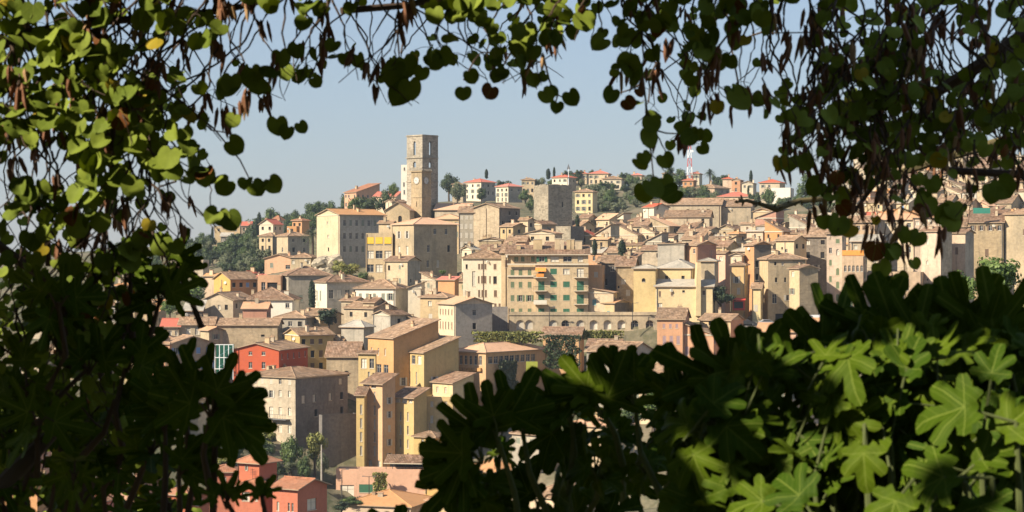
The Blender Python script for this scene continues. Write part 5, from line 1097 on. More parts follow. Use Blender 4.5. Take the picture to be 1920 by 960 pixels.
def trunk_mesh(kind):
    if kind in TR: return TR[kind]
    m = MB()
    if kind == 'cypress': m.tube([(0, 0, -1.3), (0, 0, .3)], [.05, .03], 6)
    else:
        m.tube([(0, 0, -1.9), (.03, 0, -1.2), (0, .03, -.6), (.02, 0, .1)], [.11, .085, .07, .04], 7)
        for t in range(5):
            a = t * 1.25; m.tube([(0, 0, -.75 + t * .08), (.3 * math.cos(a), .3 * math.sin(a), -.35), (.6 * math.cos(a), .6 * math.sin(a), .05)], [.05, .035, .015], 5)
    TR[kind] = m.mesh('trunk', M['bark']); return TR[kind]
def tree(x, y, rx, ry, D, label, kind='round', mat='mid', name='tree', group=None, base=None, cat='tree'):
    """crown centred at pixel x, y with pixel radii rx, ry"""
    for _ in range(30):
        K = D / F; c = P(x, y, D); g_ = float(ground_z(c.x, c.y)[0])
        if c.z - ry * K * .75 >= g_ or D < 330: break
        D *= .992
    gap = min(c.z - g_ - ry * K, ry * K * 2.2)
    if gap > 0 and D > 560 and kind != 'cypress':
        c.z -= gap * .5; ry += gap * .5 / K; rx = max(rx, ry * .8)
    h = min(max(c.z - g_, ry * K * .95), ry * K * (1.35 if kind != 'pine' else 1.9))
    b = Matrix.Translation((c.x, c.y, c.z - h)) @ Matrix.Rotation(random.uniform(0, 6.28), 4, 'Z')
    r = empty(name, b, label, cat, group)
    mt = Matrix.Translation((0, 0, h)) @ Matrix.Diagonal((rx * K * (2.6 if kind == 'cypress' else 1.0), rx * K * (2.6 if kind == 'cypress' else 1.0), ry * K, 1))
    link('crown', crown_of(kind, random.randint(0, 2), mat), r, mt, b); link('trunk', trunk_mesh(kind), r, mt, b)
    return r
def palm(x, yb, yt, D, label, spread=3.2):
    b = Matrix.Translation(P(x, yb, D)); h = (yb - yt) / F * D * .72; r = empty('palm_tree', b, label, 'palm tree')
    m = MB(); m.tube([(0, 0, -1), (.1, 0, h * .5), (0, 0, h)], [.42, .34, .38], 8); m.build('trunk', M['bark'], r, None, b)
    m = MB(); rnd = random.Random(int(x))
    for i in range(54):
        az = rnd.uniform(0, 6.28); el = rnd.uniform(-.6, 1.35); L_ = spread * rnd.uniform(.75, 1.1); pts = []
        for k in range(7):
            t = k / 6; q = L_ * t; pts.append(Vector((math.cos(az) * math.cos(el) * q, math.sin(az) * math.cos(el) * q, h + math.sin(el) * q - 1.5 * t * t * spread * .35)))
        for k in range(6):
            d = (pts[k + 1] - pts[k]).normalized(); s = d.cross(Vector((0, 0, 1))).normalized()
            for sg in (-1, 1):
                for u in (0, .5):
                    p = pts[k].lerp(pts[k + 1], u); w_ = .55 * math.sin(math.pi * min(1, (k + u + .6) / 6.6)) + .08
                    m.face([p, p + d * .16, p + s * sg * w_ + d * .32 + Vector((0, 0, -.18))], 0)
    m.build('fronds', FM['dark'], r, None, b)
random.seed(11)
# hand placed trees
palm(586, 492, 418, 590, 'bushy palm tree beside the pale yellow mansion', 4.6)
palm(1331, 348, 314, 870, 'tall palm tree on the ridge right of the mast', 3.6)
for a in (
 (362, 550, 42, 30, 475, 'large round light green tree at left above the brown roofs', 'round', 'fresh'), (318, 573, 22, 20, 468, 'smaller light green tree joining the large round one', 'round', 'fresh'),
 (617, 592, 27, 22, 449, 'dense dark green round tree amid roofs in the left centre', 'round', 'cyp'), (652, 505, 32, 18, 545, 'yellow green shrub mass below the mansion terrace', 'round', 'yellow'), (682, 520, 14, 16, 540, 'dark green bush beside the yellow awnings', 'round', 'mid'),
 (632, 500, 16, 14, 547, 'yellowish bush on the rocky mansion foot', 'round', 'yellow'),
 (1352, 556, 29, 23, 452, 'broad dark green tree beside the yellow church', 'round', 'dark'), (1567, 588, 19, 16, 447, 'clipped round green bush right of the white van', 'topiary', 'mid'), (1606, 590, 15, 13, 447, 'second clipped bush under the balconied pink house', 'topiary', 'mid'),
 (874, 468, 12, 16, 540, 'dark shrub in the notch right of the square house', 'round', 'cyp'), (888, 470, 10, 12, 538, 'dark shrub right beside the first notch shrub', 'round', 'cyp'), (830, 510, 9, 6, 500, 'bright green bush on a roof terrace', 'round', 'fresh'),
 (1180, 640, 1, 1, 430, 'x', 'round', 'mid'),
 (1112, 640, 12, 10, 430, 'small bush beneath the arcade wall', 'round', 'mid'), (1225, 755, 40, 30, 300, 'feathery green tree behind the dark fig leaves in the lower middle', 'round', 'fresh'), (1330, 790, 50, 34, 280, 'feathery green tree right of the lower middle one', 'round', 'fresh'),
 (1180, 780, 34, 30, 310, 'dull green tree low between fig leaves', 'round', 'mid'), (1040, 760, 26, 30, 330, 'grey green tree behind the fig leaf tips', 'round', 'olive'),
 (1860, 520, 60, 60, 120, 'sunlit feathery green tree at the right edge', 'round', 'fresh'), (1800, 540, 44, 44, 125, 'sunlit feathery green tree left of the one at the right edge', 'round', 'fresh'), (1900, 600, 60, 60, 118, 'sunlit yellow green tree behind the right fig leaves', 'round', 'yellow'),
 (1750, 600, 50, 40, 128, 'sunlit tree low behind the right fig leaves', 'round', 'fresh'),
 (445, 838, 30, 24, 392, 'bright green tree left of the little red tower', 'round', 'fresh'), (490, 842, 26, 20, 394, 'green shrub behind the little red tower', 'round', 'mid'), (545, 848, 30, 42, 385, 'dark leafy tree right of the little red tower', 'round', 'mid'),
 (590, 832, 26, 34, 388, 'yellow green tree against the soot-dark wall', 'round', 'yellow'), (572, 880, 18, 28, 380, 'narrow green shrub behind the concrete pole', 'round', 'mid'), (520, 880, 18, 22, 380, 'ivy green shrub beside the red tower wall', 'round', 'dark'), (605, 868, 14, 26, 386, 'dusty green shrub at the dark wall foot', 'round', 'olive'),
 (660, 940, 26, 10, 370, 'low hedge in front of the white garage', 'round', 'mid'), (640, 950, 20, 12, 366, 'dark low hedge at the bottom left of the salmon wall', 'round', 'cyp'),
 (1026, 372, 8, 10, 840, 'dark bush left of the square tower top', 'round', 'dark'), (692, 374, 26, 16, 690, 'dark tree group before the pink modern building', 'round', 'dark'), (668, 378, 10, 12, 690, 'lighter tree at the left of the dark group', 'round', 'mid'), (724, 366, 12, 14, 680, 'dark tree right of the dark group by the bell tower', 'round', 'dark'),
 (738, 346, 10, 8, 700, 'small tree left of the white high-rise', 'round', 'mid'), (842, 330, 22, 12, 880, 'round dark tree crown right of the bell tower', 'round', 'dark'), (858, 350, 18, 16, 800, 'leafy tree hiding the beige hilltop villa', 'round', 'olive'),
 (902, 362, 12, 12, 790, 'dark tree before the big white villa', 'round', 'dark'), (944, 340, 20, 8, 900, 'dark ridge tree between the white villas', 'round', 'dark'), (985, 368, 16, 14, 790, 'tree between white villa and square tower', 'round', 'mid'), (996, 380, 12, 14, 770, 'deep green tree at the left side of the square tower', 'round', 'mid'),
 (1065, 322, 14, 8, 930, 'umbrella pine behind the flagpole', 'round', 'dark'), (1086, 320, 10, 7, 930, 'umbrella pine right of the flagpole', 'round', 'dark'), (1170, 325, 12, 8, 910, 'dark pine right of the cream manor', 'round', 'dark'), (1110, 320, 8, 5, 930, 'small pine left of the cream manor', 'round', 'dark'),
 (1275, 328, 13, 14, 880, 'round green tree left of the mast', 'round', 'mid'), (1258, 325, 10, 14, 890, 'dark conifer behind the hanging leaves', 'round', 'dark'), (1347, 335, 20, 16, 860, 'dark tree mass right of the ridge palm', 'round', 'dark'), (1362, 334, 10, 8, 870, 'small dark tree right of the dark mass', 'round', 'dark'),
 (1441, 366, 12, 20, 740, 'tall green tree before the blank white wall', 'round', 'mid'), (1413, 370, 8, 16, 750, 'slim green tree left of the tall one', 'round', 'dark'), (1514, 345, 16, 24, 760, 'bushy green tree at the right end of the ridge gap', 'round', 'mid'), (1500, 362, 10, 10, 770, 'low green tree left of the bushy one', 'round', 'mid'),
 (1762, 297, 22, 10, 900, 'wooded knoll tree on the right skyline', 'round', 'mid'), (1790, 292, 18, 8, 900, 'second knoll tree on the right skyline', 'round', 'mid'), (1600, 325, 22, 8, 860, 'tree on the skyline behind right leaves', 'round', 'mid')):
    if a[5] != 'x': tree(*a)
for a in ((585, 551, 8, 26, 466, 'conical dark cypress before the blank grey wall'), (1083, 416, 5, 13, 600, 'small dark cypress at the foot of the square tower'), (1166, 466, 9, 16, 505, 'dark cypress between the roofs by the stone house'), (1115, 462, 6, 14, 512, 'dark conifer beside the apartment penthouse'),
          (912, 325, 4, 8, 900, 'pointed cypress behind the big white villa'), (1028, 325, 5, 9, 920, 'pair-left cypress by the terrace villa'), (1039, 322, 3, 9, 925, 'thin cypress before the umbrella pines'), (1408, 331, 4, 12, 860, 'thin cypress on the right ridge'),
          (398, 440, 3, 15, 790, 'thin dark cypress left of the castle-like house'), (507, 402, 3, 9, 760, 'thin cypress left of the pointed red roof'), (513, 404, 2.5, 8, 765, 'thinner cypress touching the pointed red roof'), (486, 412, 5, 14, 770, 'ragged dark conifer on the left ridge'), (474, 450, 6, 18, 720, 'dark conifer at the garden house'),
          (480, 425, 5, 16, 760, 'second ragged conifer on the left ridge'), (1403, 356, 2.5, 8, 800, 'tiny cypress before the small white villa')):
    tree(a[0], a[1], a[2], a[3], a[4], a[5], 'cypress', 'cyp', 'cypress_tree', cat='cypress')
# woods whose trees nothing tells apart
def wood(pts, n, D0, D1, r0, r1, label, group, mats, seed, base_y=1.0):
    rnd = random.Random(seed)
    for i in range(n):
        k = rnd.random(); j = rnd.randrange(len(pts) - 1)
        (xa, ya, yb), (xc_, yc, yd) = pts[j], pts[j + 1]; t = rnd.random()
        x = xa + (xc_ - xa) * t; top = ya + (yc - ya) * t; bot = yb + (yd - yb) * t; u = rnd.random(); y = top + (bot - top) * u
        s = rnd.uniform(r0, r1); D = None
        for q in np.arange(480, 960, 6.0):
            pp = P(x, y, q)
            if ground_z(pp.x, pp.y)[0] > pp.z: D = q; break
        if D is None: D = D1 + (D0 - D1) * u
        if D < D0 - 120: continue
        y -= s * .8
        tree(x, y, s, s * rnd.uniform(.7, 1.0), D, label, 'round', rnd.choice(mats), group=group)
wood([(335, 462, 490), (380, 458, 515), (430, 462, 520), (470, 462, 520), (495, 470, 512)], 85, 660, 820, 11, 21, 'rounded blue green tree in the wood on the left hillside', 'trees of the left hillside wood', ['dark', 'olive', 'mid', 'dark'], 3)
wood([(440, 440, 470), (480, 415, 450), (540, 405, 440), (600, 398, 415)], 28, 720, 860, 10, 16, 'dark tree among the houses of the left slope', 'trees on the left slope', ['dark', 'mid', 'dark'], 4)
wood([(1108, 358, 398), (1150, 350, 402), (1195, 350, 398), (1235, 345, 380)], 45, 720, 860, 10, 19, 'grey green tree on the wooded slope right of the yellow villa', 'trees of the middle slope', ['olive', 'mid', 'olive', 'dark'], 5)
wood([(1235, 345, 375), (1270, 345, 378), (1310, 368, 380), (1345, 372, 384)], 24, 720, 850, 10, 18, 'tree on the slope below the radio mast', 'trees below the mast', ['olive', 'mid', 'dark'], 6)
wood([(200, 478, 520), (260, 480, 530), (340, 485, 535)], 24, 560, 800, 12, 22, 'tree of the far left valley seen through the leaves', 'trees of the far left valley', ['mid', 'olive', 'dark'], 7)
wood([(560, 392, 402), (640, 380, 395), (700, 372, 380)], 9, 860, 900, 9, 13, 'tree on the skyline behind the yellow mansion', 'skyline trees left of the bell tower', ['dark', 'mid'], 8)
wood([(1000, 345, 352), (1100, 340, 350), (1200, 338, 346)], 12, 830, 900, 7, 11, 'tree in the gardens of the ridge villas', 'garden trees of the ridge', ['mid', 'dark', 'olive'], 9)
wood([(1440, 384, 402), (1520, 378, 400), (1600, 366, 395)], 16, 700, 880, 9, 15, 'tree on the slope at the right ridge gap', 'trees of the right ridge gap', ['mid', 'dark', 'olive'], 31)
wood([(1900, 320, 330), (1960, 300, 320)], 3, 700, 800, 9, 12, 'tree at the right skyline edge', 'right skyline trees', ['mid'], 10)
wood([(410, 825, 880), (500, 815, 890), (640, 850, 900)], 18, 370, 420, 14, 24, 'shrub on the bank below the beige tenement', 'shrubs of the lower bank', ['mid', 'dark', 'yellow', 'olive'], 21)
wood([(1560, 600, 660), (1900, 560, 700)], 12, 300, 420, 20, 34, 'tree on the slope behind the right fig leaves', 'trees of the right slope', ['mid', 'fresh', 'dark'], 22)
# ivy and hedges
def ivy(x0, y0, x1, y1, D, label, mat, rot=0, n=1500, taper=.0, thick=.5):
    rs = np.random.RandomState(int(x0)); K = D / F; wd, hh = (x1 - x0) * K, (y1 - y0) * K; V = []; Fc = []
    for i in range(n):
        v = rs.rand(); u = .5 + (rs.rand() - .5) * (1 - taper * (1 - v)) * (.85 + .15 * math.sin(v * 17)); p = np.array([u * wd, -rs.rand() * thick, (1 - v) * hh]); a = rs.normal(size=3) * .16; b_ = rs.normal(size=3) * .16
        k = len(V); V += [p - a, p + b_, p + a, p - b_]; Fc.append((k, k + 1, k + 2, k + 3))
    me = bpy.data.meshes.new('ivy'); me.from_pydata([tuple(q) for q in V], [], Fc); me.materials.append(FM[mat])
    o = link('ivy', me, None, Matrix.Translation(P(x0, y1, D)) @ Matrix.Rotation(rot, 4, 'Z')); tag(o, label, 'ivy')
ivy(930, 678, 998, 780, 417, 'brown green ivy hanging on the right side of the ochre block', 'olive', R(52), 3200, .2, .5)
ivy(699, 886, 727, 932, 384.5, 'light green ivy column on the salmon wall', 'yellow', R(-4), 900, .0, .4)
ivy(886, 622, 1020, 642, 430, 'long trimmed yellow green hedge behind the ochre block', 'yellow', 0, 3500, 0, 2.0)
ivy(1018, 628, 1090, 690, 424, 'dark ivy wall right of the ochre block', 'dark', 0, 2500, 0, .8)
ivy(1040, 620, 1170, 636, 436, 'yellow green ivy fringe at the foot of the arcade', 'yellow', 0, 2500, 0, 1.2)
# rocks under the mansion
m = MB(); rnd = random.Random(8)
for i in range(46):
    x = rnd.uniform(594, 640); y = rnd.uniform(484, 512); p = P(x, y, 556 + rnd.uniform(-3, 2)); s = rnd.uniform(.8, 1.9)
    vs_ = [p + Vector((rnd.gauss(0, 1), rnd.gauss(0, 1), rnd.gauss(0, 1))).normalized() * s for _ in range(9)]
    bm_c = sum(vs_, Vector()) / 9
    m.tube([p - Vector((s, 0, s * .6)), p, p + Vector((s * .8, .2, s * .7))], [s * .5, s, s * .45], 6)
tag(m.build('rock_outcrop', W['stonewall'] if 'stonewall' in W else M['stonewall']), 'grey rock outcrop carrying the pale yellow mansion', 'rock')
# ------------------------------------------------------------ foreground: judas tree above, fig trees below
rs = np.random.RandomState(21)
SV = np.array(SUN)
def pxp(x, y, D): return np.array([(x - 960) / F * D, D, Z0 + (HZ - y) / F * D])
CR_ROWS = {  # density of the hanging leaves: y -> [(x from, 0..9), ...]
 -60: [(-100, 9)], 0: [(-100, 9), (480, 8), (640, 8), (880, 9), (1180, 9)],
 40: [(-100, 9), (200, 7), (300, 8), (480, 4), (600, 6), (700, 9), (880, 9), (960, 8), (1060, 7), (1110, 2), (1160, 8), (1320, 7), (1440, 8)],
 80: [(-100, 9), (400, 7), (480, 8), (540, 6), (620, 4), (700, 9), (880, 3), (930, 7), (1020, 1), (1060, 0), (1160, 8), (1320, 5), (1400, 7), (1520, 9)],
 120: [(-100, 9), (340, 7), (440, 8), (540, 5), (610, 2), (700, 9), (790, 5), (820, 0), (860, 2), (960, 3), (1030, 1), (1060, 0), (1150, 6), (1180, 8), (1320, 6), (1400, 8), (1500, 9)],
 160: [(-100, 9), (340, 4), (400, 1), (540, 0), (710, 8), (790, 0), (1180, 7), (1320, 6), (1420, 6), (1480, 7), (1540, 9)],
 200: [(-100, 9), (340, 3), (400, 1), (460, 0), (1190, 6), (1320, 0), (1430, 5), (1520, 8), (1600, 9)],
 240: [(-100, 9), (360, 2), (420, 0), (1195, 6), (1300, 1), (1330, 0), (1455, 3), (1520, 5), (1580, 7), (1680, 9)],
 280: [(-100, 9), (380, 3), (420, 0), (1195, 6), (1260, 0), (1460, 3), (1520, 5), (1600, 6), (1700, 5), (1760, 6)],
 320: [(-100, 9), (380, 6), (500, 1), (520, 0), (1200, 7), (1270, 0), (1520, 7), (1700, 4), (1740, 2)],
 360: [(-100, 9), (120, 8), (400, 1), (430, 0), (1200, 4), (1280, 0), (1540, 7), (1740, 3), (1830, 0)],
 400: [(-100, 6), (80, 7), (180, 7), (380, 3), (440, 0), (1550, 4), (1600, 2), (1650, 6), (1740, 3), (1820, 0)],
 440: [(-100, 6), (160, 7), (300, 5), (350, 0), (1550, 2), (1600, 0), (1645, 5), (1730, 0)],
 480: [(-100, 9), (60, 6), (140, 8), (330, 7), (365, 0), (1650, 4), (1715, 0)],
 520: [(-100, 9), (230, 8), (320, 4), (350, 0), (1655, 2), (1690, 0)],
 560: [(-100, 9), (215, 7), (270, 2), (290, 0)], 600: [(-100, 9), (210, 4), (250, 1), (270, 0)], 640: [(-100, 9), (210, 4), (240, 0)],
 680: [(-100, 9), (235, 5), (250, 0)], 720: [(-100, 9), (235, 1), (250, 0)], 760: [(-100, 9), (230, 3), (300, 4), (350, 4), (400, 0)], 800: [(-100, 9), (400, 4), (420, 0)],
 840: [(-100, 9), (380, 3), (410, 0)], 880: [(-100, 9), (400, 3), (440, 0)], 920: [(-100, 9), (420, 4), (460, 0)], 960: [(-100, 9), (440, 0)]}
def dens(rows, x, y):
    k = min(rows, key=lambda q: abs(q + 20 - y)); v = 0
    for a, d in rows[k]:
        if x >= a: v = d
    return v
FG_ROWS = {520: [(-100, 0)], 560: [(0, 0), (1620, 6), (1700, 4), (1900, 4)], 600: [(0, 0), (1600, 6), (1640, 9)], 640: [(0, 0), (1150, 3), (1230, 0), (1390, 4), (1480, 4), (1540, 9)],
 680: [(0, 0), (1050, 6), (1230, 1), (1340, 7), (1440, 9)], 720: [(0, 0), (860, 2), (960, 6), (1040, 8), (1300, 8), (1400, 9)], 760: [(0, 0), (860, 4), (960, 8)], 800: [(0, 0), (860, 6), (960, 8), (1100, 9)],
 840: [(0, 0), (870, 6), (980, 8), (1100, 9)], 880: [(0, 0), (900, 6), (1000, 8)], 920: [(0, 0), (900, 5), (1000, 6), (1120, 9)], 960: [(0, 0), (880, 7), (1000, 9)], 1000: [(860, 9)]}
# which share of the sunlight reaches the leaves there
def lit(x, y):
    if y > 620 and x > 1420: return .80 if x > 1500 and y > 650 else .6
    if y > 600 and x > 1280: return .5
    if y > 600 and x > 800: return .13
    if -500 < x < 520 and y < 470: return .93
    if x < 520 and y < 600: return .4
    if x < 520: return .035
    if y < 130 and x < 1180: return .8
    if x < 1180: return .12
    if x < 1420 and y < 420: return .16
    if y < 520: return .12
    return .12
class Leaves:
    def __init__(s): s.V = []; s.F = []; s.n = 0; s.UV = []
    def add(s, tv, tf, p, a, n, sc, uv):
        a = a / np.linalg.norm(a); b = np.cross(a, n); b /= np.linalg.norm(b) + 1e-9; n2 = np.cross(b, a)
        s.V.append(p + (tv[:, :1] * b + tv[:, 1:2] * a + tv[:, 2:3] * n2) * sc); s.F.append([tuple(i + s.n for i in f) for f in tf]); s.n += len(tv); s.UV.append((uv, tf))
    def build(s, name, mat, parent, base):
        me = bpy.data.meshes.new(name); V = np.concatenate(s.V) ; Fc = [f for q in s.F for f in q]
        bi = np.array(base.inverted()); V = V @ bi[:3, :3].T + bi[:3, 3]
        me.from_pydata(V.tolist(), [], Fc); ul = me.uv_layers.new(name='UVMap')
        out = []
        for uv, tf in s.UV: out.append(np.concatenate([uv[list(f)] for f in tf]).ravel())
        ul.data.foreach_set('uv', np.concatenate(out).astype(np.float32)); me.materials.append(mat)
        me.polygons.foreach_set('use_smooth', [True] * len(Fc)); me.update()
        return link(name, me, parent, Matrix(), base)
def polar_leaf(rfun, nseg, rings, zf, cx=0, cy=0):
    V = [(cx, cy, zf(cx, cy))]; Fc = []
    for r in rings:
        for k in range(nseg):
            t = 2 * math.pi * k / nseg; q = rfun(t) * r; x = cx + math.sin(t) * q; y = cy + math.cos(t) * q; V.append((x, y, zf(x, y)))
    for k in range(nseg): Fc.append((0, 1 + (k + 1) % nseg, 1 + k))
    for j in range(len(rings) - 1):
        for k in range(nseg):
            k2 = (k + 1) % nseg; Fc.append((1 + j * nseg + k, 1 + j * nseg + k2, 1 + (j + 1) * nseg + k2, 1 + (j + 1) * nseg + k))
    V = np.array(V); return V, Fc, V[:, :2].copy()
def heart(t):
    d = abs(((t + math.pi) % (2 * math.pi)) - math.pi)
    r = .50 + .05 * math.exp(-(d / .25) ** 2) - .20 * math.exp(-((d - math.pi) / .28) ** 2) + .04 * math.exp(-((d - 2.3) / .4) ** 2); return r
HEART = [polar_leaf(heart, 18, (.55, 1), lambda x, y, k=k: k[0] * abs(x) - k[1] * (y - .4) ** 2 + k[2] * x * y, 0, .42) for k in ((.25, .2, .1), (.1, -.25, .2), (.4, .3, -.2), (-.2, .4, .15))]
def figfun(lobes, base=.42):
    def f(t):
        d0 = ((t + math.pi) % (2 * math.pi)) - math.pi; r = base * (.55 if abs(d0) > 2.6 else 1)
        for c, L_, w_ in lobes:
            for sg in ((1, -1) if c else (1,)):
                d = abs(d0 - c * sg)
                if d < w_: r = max(r, L_ * (1 - (d / w_) ** 3.2) ** .6)
        return r * (1 + .02 * math.sin(9 * t * 3))
    return f
FIGN = [polar_leaf(figfun(lb, .34), 60, (.3, .6, .82, 1), lambda x, y, k=k: k[0] * (x * x + y * y) + k[1] * abs(x) + .03 * math.sin(9 * x + k[2]), 0, 0) for lb, k in (([(0, 1, .30), (.82, .86, .27), (1.6, .64, .27)], (-.1, .15, 1)), ([(0, .95, .26), (.75, .92, .24), (1.5, .72, .24)], (-.05, .1, 2)), ([(0, .9, .33), (.9, .8, .3), (1.75, .55, .3)], (.05, .1, 0)))]
FIGS = [polar_leaf(figfun(lb), 60, (.3, .6, .82, 1), lambda x, y, k=k: 1.8 * k[0] * (x * x + y * y) + 1.5 * k[1] * abs(x) + .05 * math.sin(9 * x + k[2]) * math.cos(8 * y) + 1.5 * k[3] * max(0, y) ** 2, 0, 0)
        for lb, k in (([(0, 1, .42), (.80, .86, .38), (1.55, .66, .38)], (-.16, .22, 1, -.12)), ([(0, .95, .50), (.85, .80, .42), (1.7, .6, .42)], (-.05, .1, 2, -.3)), ([(0, 1.0, .34), (.75, .9, .31), (1.45, .7, .32)], (-.3, .35, 0, .1)), ([(0, .9, .58), (.95, .72, .48), (1.8, .55, .4)], (.1, .2, 3, -.35)))]
def leafmat2(key, c1, c2, odd=None, veins=False, trans=.35):
    m, nt, b = newmat(key); g = N(nt, 'ShaderNodeNewGeometry'); rnd_ = g.outputs['Random Per Island']
    c = mixc(nt, rnd_, (*c1, 1), (*c2, 1))
    n = noise(nt, g.outputs['Position'], 28, 4); c = mixc(nt, mth(nt, 'MULTIPLY', ramp(nt, n, .45, .75), .35), c, tuple(x * .55 for x in c1) + (1,))
    if odd:
        c = mixc(nt, mth(nt, 'GREATER_THAN', rnd_, .955), c, (.36, .27, .03, 1)); c = mixc(nt, mth(nt, 'GREATER_THAN', rnd_, .982), c, (.16, .06, .02, 1))
    uv = N(nt, 'ShaderNodeUVMap').outputs[0]; sx = N(nt, 'ShaderNodeSeparateXYZ'); nt.links.new(uv, sx.inputs[0])
    ax = mth(nt, 'ABSOLUTE', sx.outputs[0]); tot = None
    for ang, wd in (((0, .017), (.8, .012), (1.55, .01)) if veins else ((0, .02), (.7, .012))):
        s_, c_ = math.sin(ang), math.cos(ang)
        perp = mth(nt, 'ABSOLUTE', mth(nt, 'SUBTRACT', mth(nt, 'MULTIPLY', ax, c_), mth(nt, 'MULTIPLY', sx.outputs[1], s_)))
        al = mth(nt, 'ADD', mth(nt, 'MULTIPLY', ax, s_), mth(nt, 'MULTIPLY', sx.outputs[1], c_))
        q = mth(nt, 'MULTIPLY', mth(nt, 'LESS_THAN', perp, wd), mth(nt, 'GREATER_THAN', al, 0.0)); tot = q if tot is None else mth(nt, 'MAXIMUM', tot, q)
    w_ = N(nt, 'ShaderNodeTexWave'); w_.inputs['Scale'].default_value = 3.2; w_.inputs['Distortion'].default_value = 1.5; w_.bands_direction = 'DIAGONAL'; cmb = N(nt, 'ShaderNodeCombineXYZ'); nt.links.new(ax, cmb.inputs[0]); nt.links.new(mth(nt, 'MULTIPLY', sx.outputs[1], -1), cmb.inputs[1]); nt.links.new(cmb.outputs[0], w_.inputs['Vector'])
    fine = mth(nt, 'MULTIPLY', mth(nt, 'GREATER_THAN', w_.outputs['Fac'], .95), .15)
    c = mixc(nt, mth(nt, 'MAXIMUM', mth(nt, 'MULTIPLY', tot, .5), fine), c, (.17, .21, .04, 1))
    nt.links.new(c, b.inputs['Base Color']); b.inputs['Roughness'].default_value = .6; b.inputs['Specular IOR Level'].default_value = .05
    bp = N(nt, 'ShaderNodeBump'); bp.inputs['Strength'].default_value = .5; bp.inputs['Distance'].default_value = .004; nt.links.new(n, bp.inputs['Height']); nt.links.new(bp.outputs[0], b.inputs['Normal'])
    out = nt.nodes['Material Output']; tr = N(nt, 'ShaderNodeBsdfTranslucent'); mx = N(nt, 'ShaderNodeMixShader'); mx.inputs[0].default_value = trans
    hs = N(nt, 'ShaderNodeHueSaturation'); hs.inputs['Saturation'].default_value = 1.15; hs.inputs['Value'].default_value = 1.2; nt.links.new(c, hs.inputs['Color'])
    nt.links.new(hs.outputs[0], tr.inputs[0]); nt.links.new(b.outputs[0], mx.inputs[1]); nt.links.new(tr.outputs[0], mx.inputs[2]); nt.links.new(mx.outputs[0], out.inputs[0])
    return m
MJ = leafmat2('judas_leaf', (.10, .14, .02), (.22, .27, .04), True, False, .12)
MF = leafmat2('fig_leaf', (.032, .064, .005), (.075, .112, .006), False, True, .10)
MTW = plain('twig_bark', (.075, .05, .035), .9, 0, .3)
MGS = plain('green_stem', (.09, .11, .035), .8)
MPOD = plain('dry_pod', (.20, .09, .045), .8)
MPOD2 = plain('tan_pod', (.34, .21, .10), .8)

TREES = {}
def fg_tree(name, loc, label, cat):
    b = Matrix.Translation(loc); r = empty(name, b, label, cat); TREES[name + label[:6]] = (r, b); return r, b
JR, JB = fg_tree('judas_tree', (-3.2, -1.5, Z0 - 1.62), 'judas tree with round leaves and dry pods arching over the whole view', 'tree')
FR, FB = fg_tree('fig_tree', (2.6, 3.8, Z0 - 2.0), 'fig tree with sunlit lobed leaves filling the lower right corner', 'tree')
FL, FLB = fg_tree('fig_tree', (-2.2, 4.6, Z0 - 2.2), 'fig tree with black silhouetted lobed leaves along the lower left', 'tree')
FR['_'] = 1; del FR['_']
jl, pods, pods2 = Leaves(), MB(), MB()
def rel(mb, base):
    bi = base.inverted(); mb.v = [tuple(bi @ Vector(v)) for v in mb.v]; return mb
twig = MB()
nrm = lambda v: v / (np.linalg.norm(v) + 1e-9)
gapn = rs.rand(80, 80)
def gap(x, y):
    for sc, th in ((52, .39), (26, .24)):
        u, v = x / sc + 10, y / sc + 10; i, j = int(u) % 79, int(v) % 79; fu, fv = u - int(u), v - int(v)
        q = gapn[i, j] * (1 - fu) * (1 - fv) + gapn[i + 1, j] * fu * (1 - fv) + gapn[i, j + 1] * (1 - fu) * fv + gapn[i + 1, j + 1] * fu * fv
        if q < (th if (y < 500 or x > 500) else th * .3): return True
    return False
def jleaf(x, y, D, size=None, facing=None):
    if facing is None and gap(x, y) and rs.rand() < .93: return None
    s = size or rs.uniform(.035, .060)
    n = nrm(np.array([rs.normal(-.15, .7), -1 + rs.normal(0, .4), rs.normal(.35, .65)])) if facing is None else facing
    a = np.array([rs.normal(0, .6), rs.normal(0, .3), -1.0]); a = nrm(a - n * a.dot(n))
    t = HEART[rs.randint(4)]; p = pxp(x, y, D) - a * s * .42
    jl.add(t[0], t[1], p, a, n, s, t[2]); return p
def hang(x, y, D, dx, tries=80, dfun=CR_ROWS, prob=1.0):
    """a twig that grows downwards while the crown is dense, with its leaves and petioles"""
    pts = [pxp(x, y, D)]; vx = dx; px, py = x, y; side = 1
    for i in range(tries):
        vx = vx * .88 + rs.normal(0, 4.0); px += vx; py += rs.uniform(9, 15); D += rs.normal(0, .02)
        d = dens(dfun, px, py)
        if d < 1 and (py > 0): break
        if d < 3 and rs.rand() < .12: break
        pts.append(pxp(px, py, D))
        for k in range(2):
            if rs.rand() < (d / 9) ** 1.5 * .15 * prob:
                side = -side; lx = px + side * rs.uniform(8, 30); ly = py + rs.uniform(-6, 26)
                if dens(dfun, lx, ly) < 1: continue
                q = jleaf(lx, ly, D + rs.normal(0, .05))
                if q is None: continue
                m_ = (pts[-1] + q) / 2 + np.array([0, 0, .006]); twig.tube([pts[-1], m_, q], .0011, 4)
        if rs.rand() < .05 and py < 500:
            for k in range(rs.randint(2, 5)):
                p = pts[-1] + rs.normal(0, .012, 3); L_ = rs.uniform(.05, .09); w_ = rs.uniform(.006, .009); e = np.array([rs.normal(0, .2), rs.normal(0, .2), -1]) * L_
                (pods if rs.rand() < .85 else pods2).tube([p, p + e * .2, p + e * .7, p + e], [.001, w_, w_ * .9, .001], 5)
    if len(pts) > 2: twig.tube(pts, list(np.linspace(.0045, .0014, len(pts))), 5)
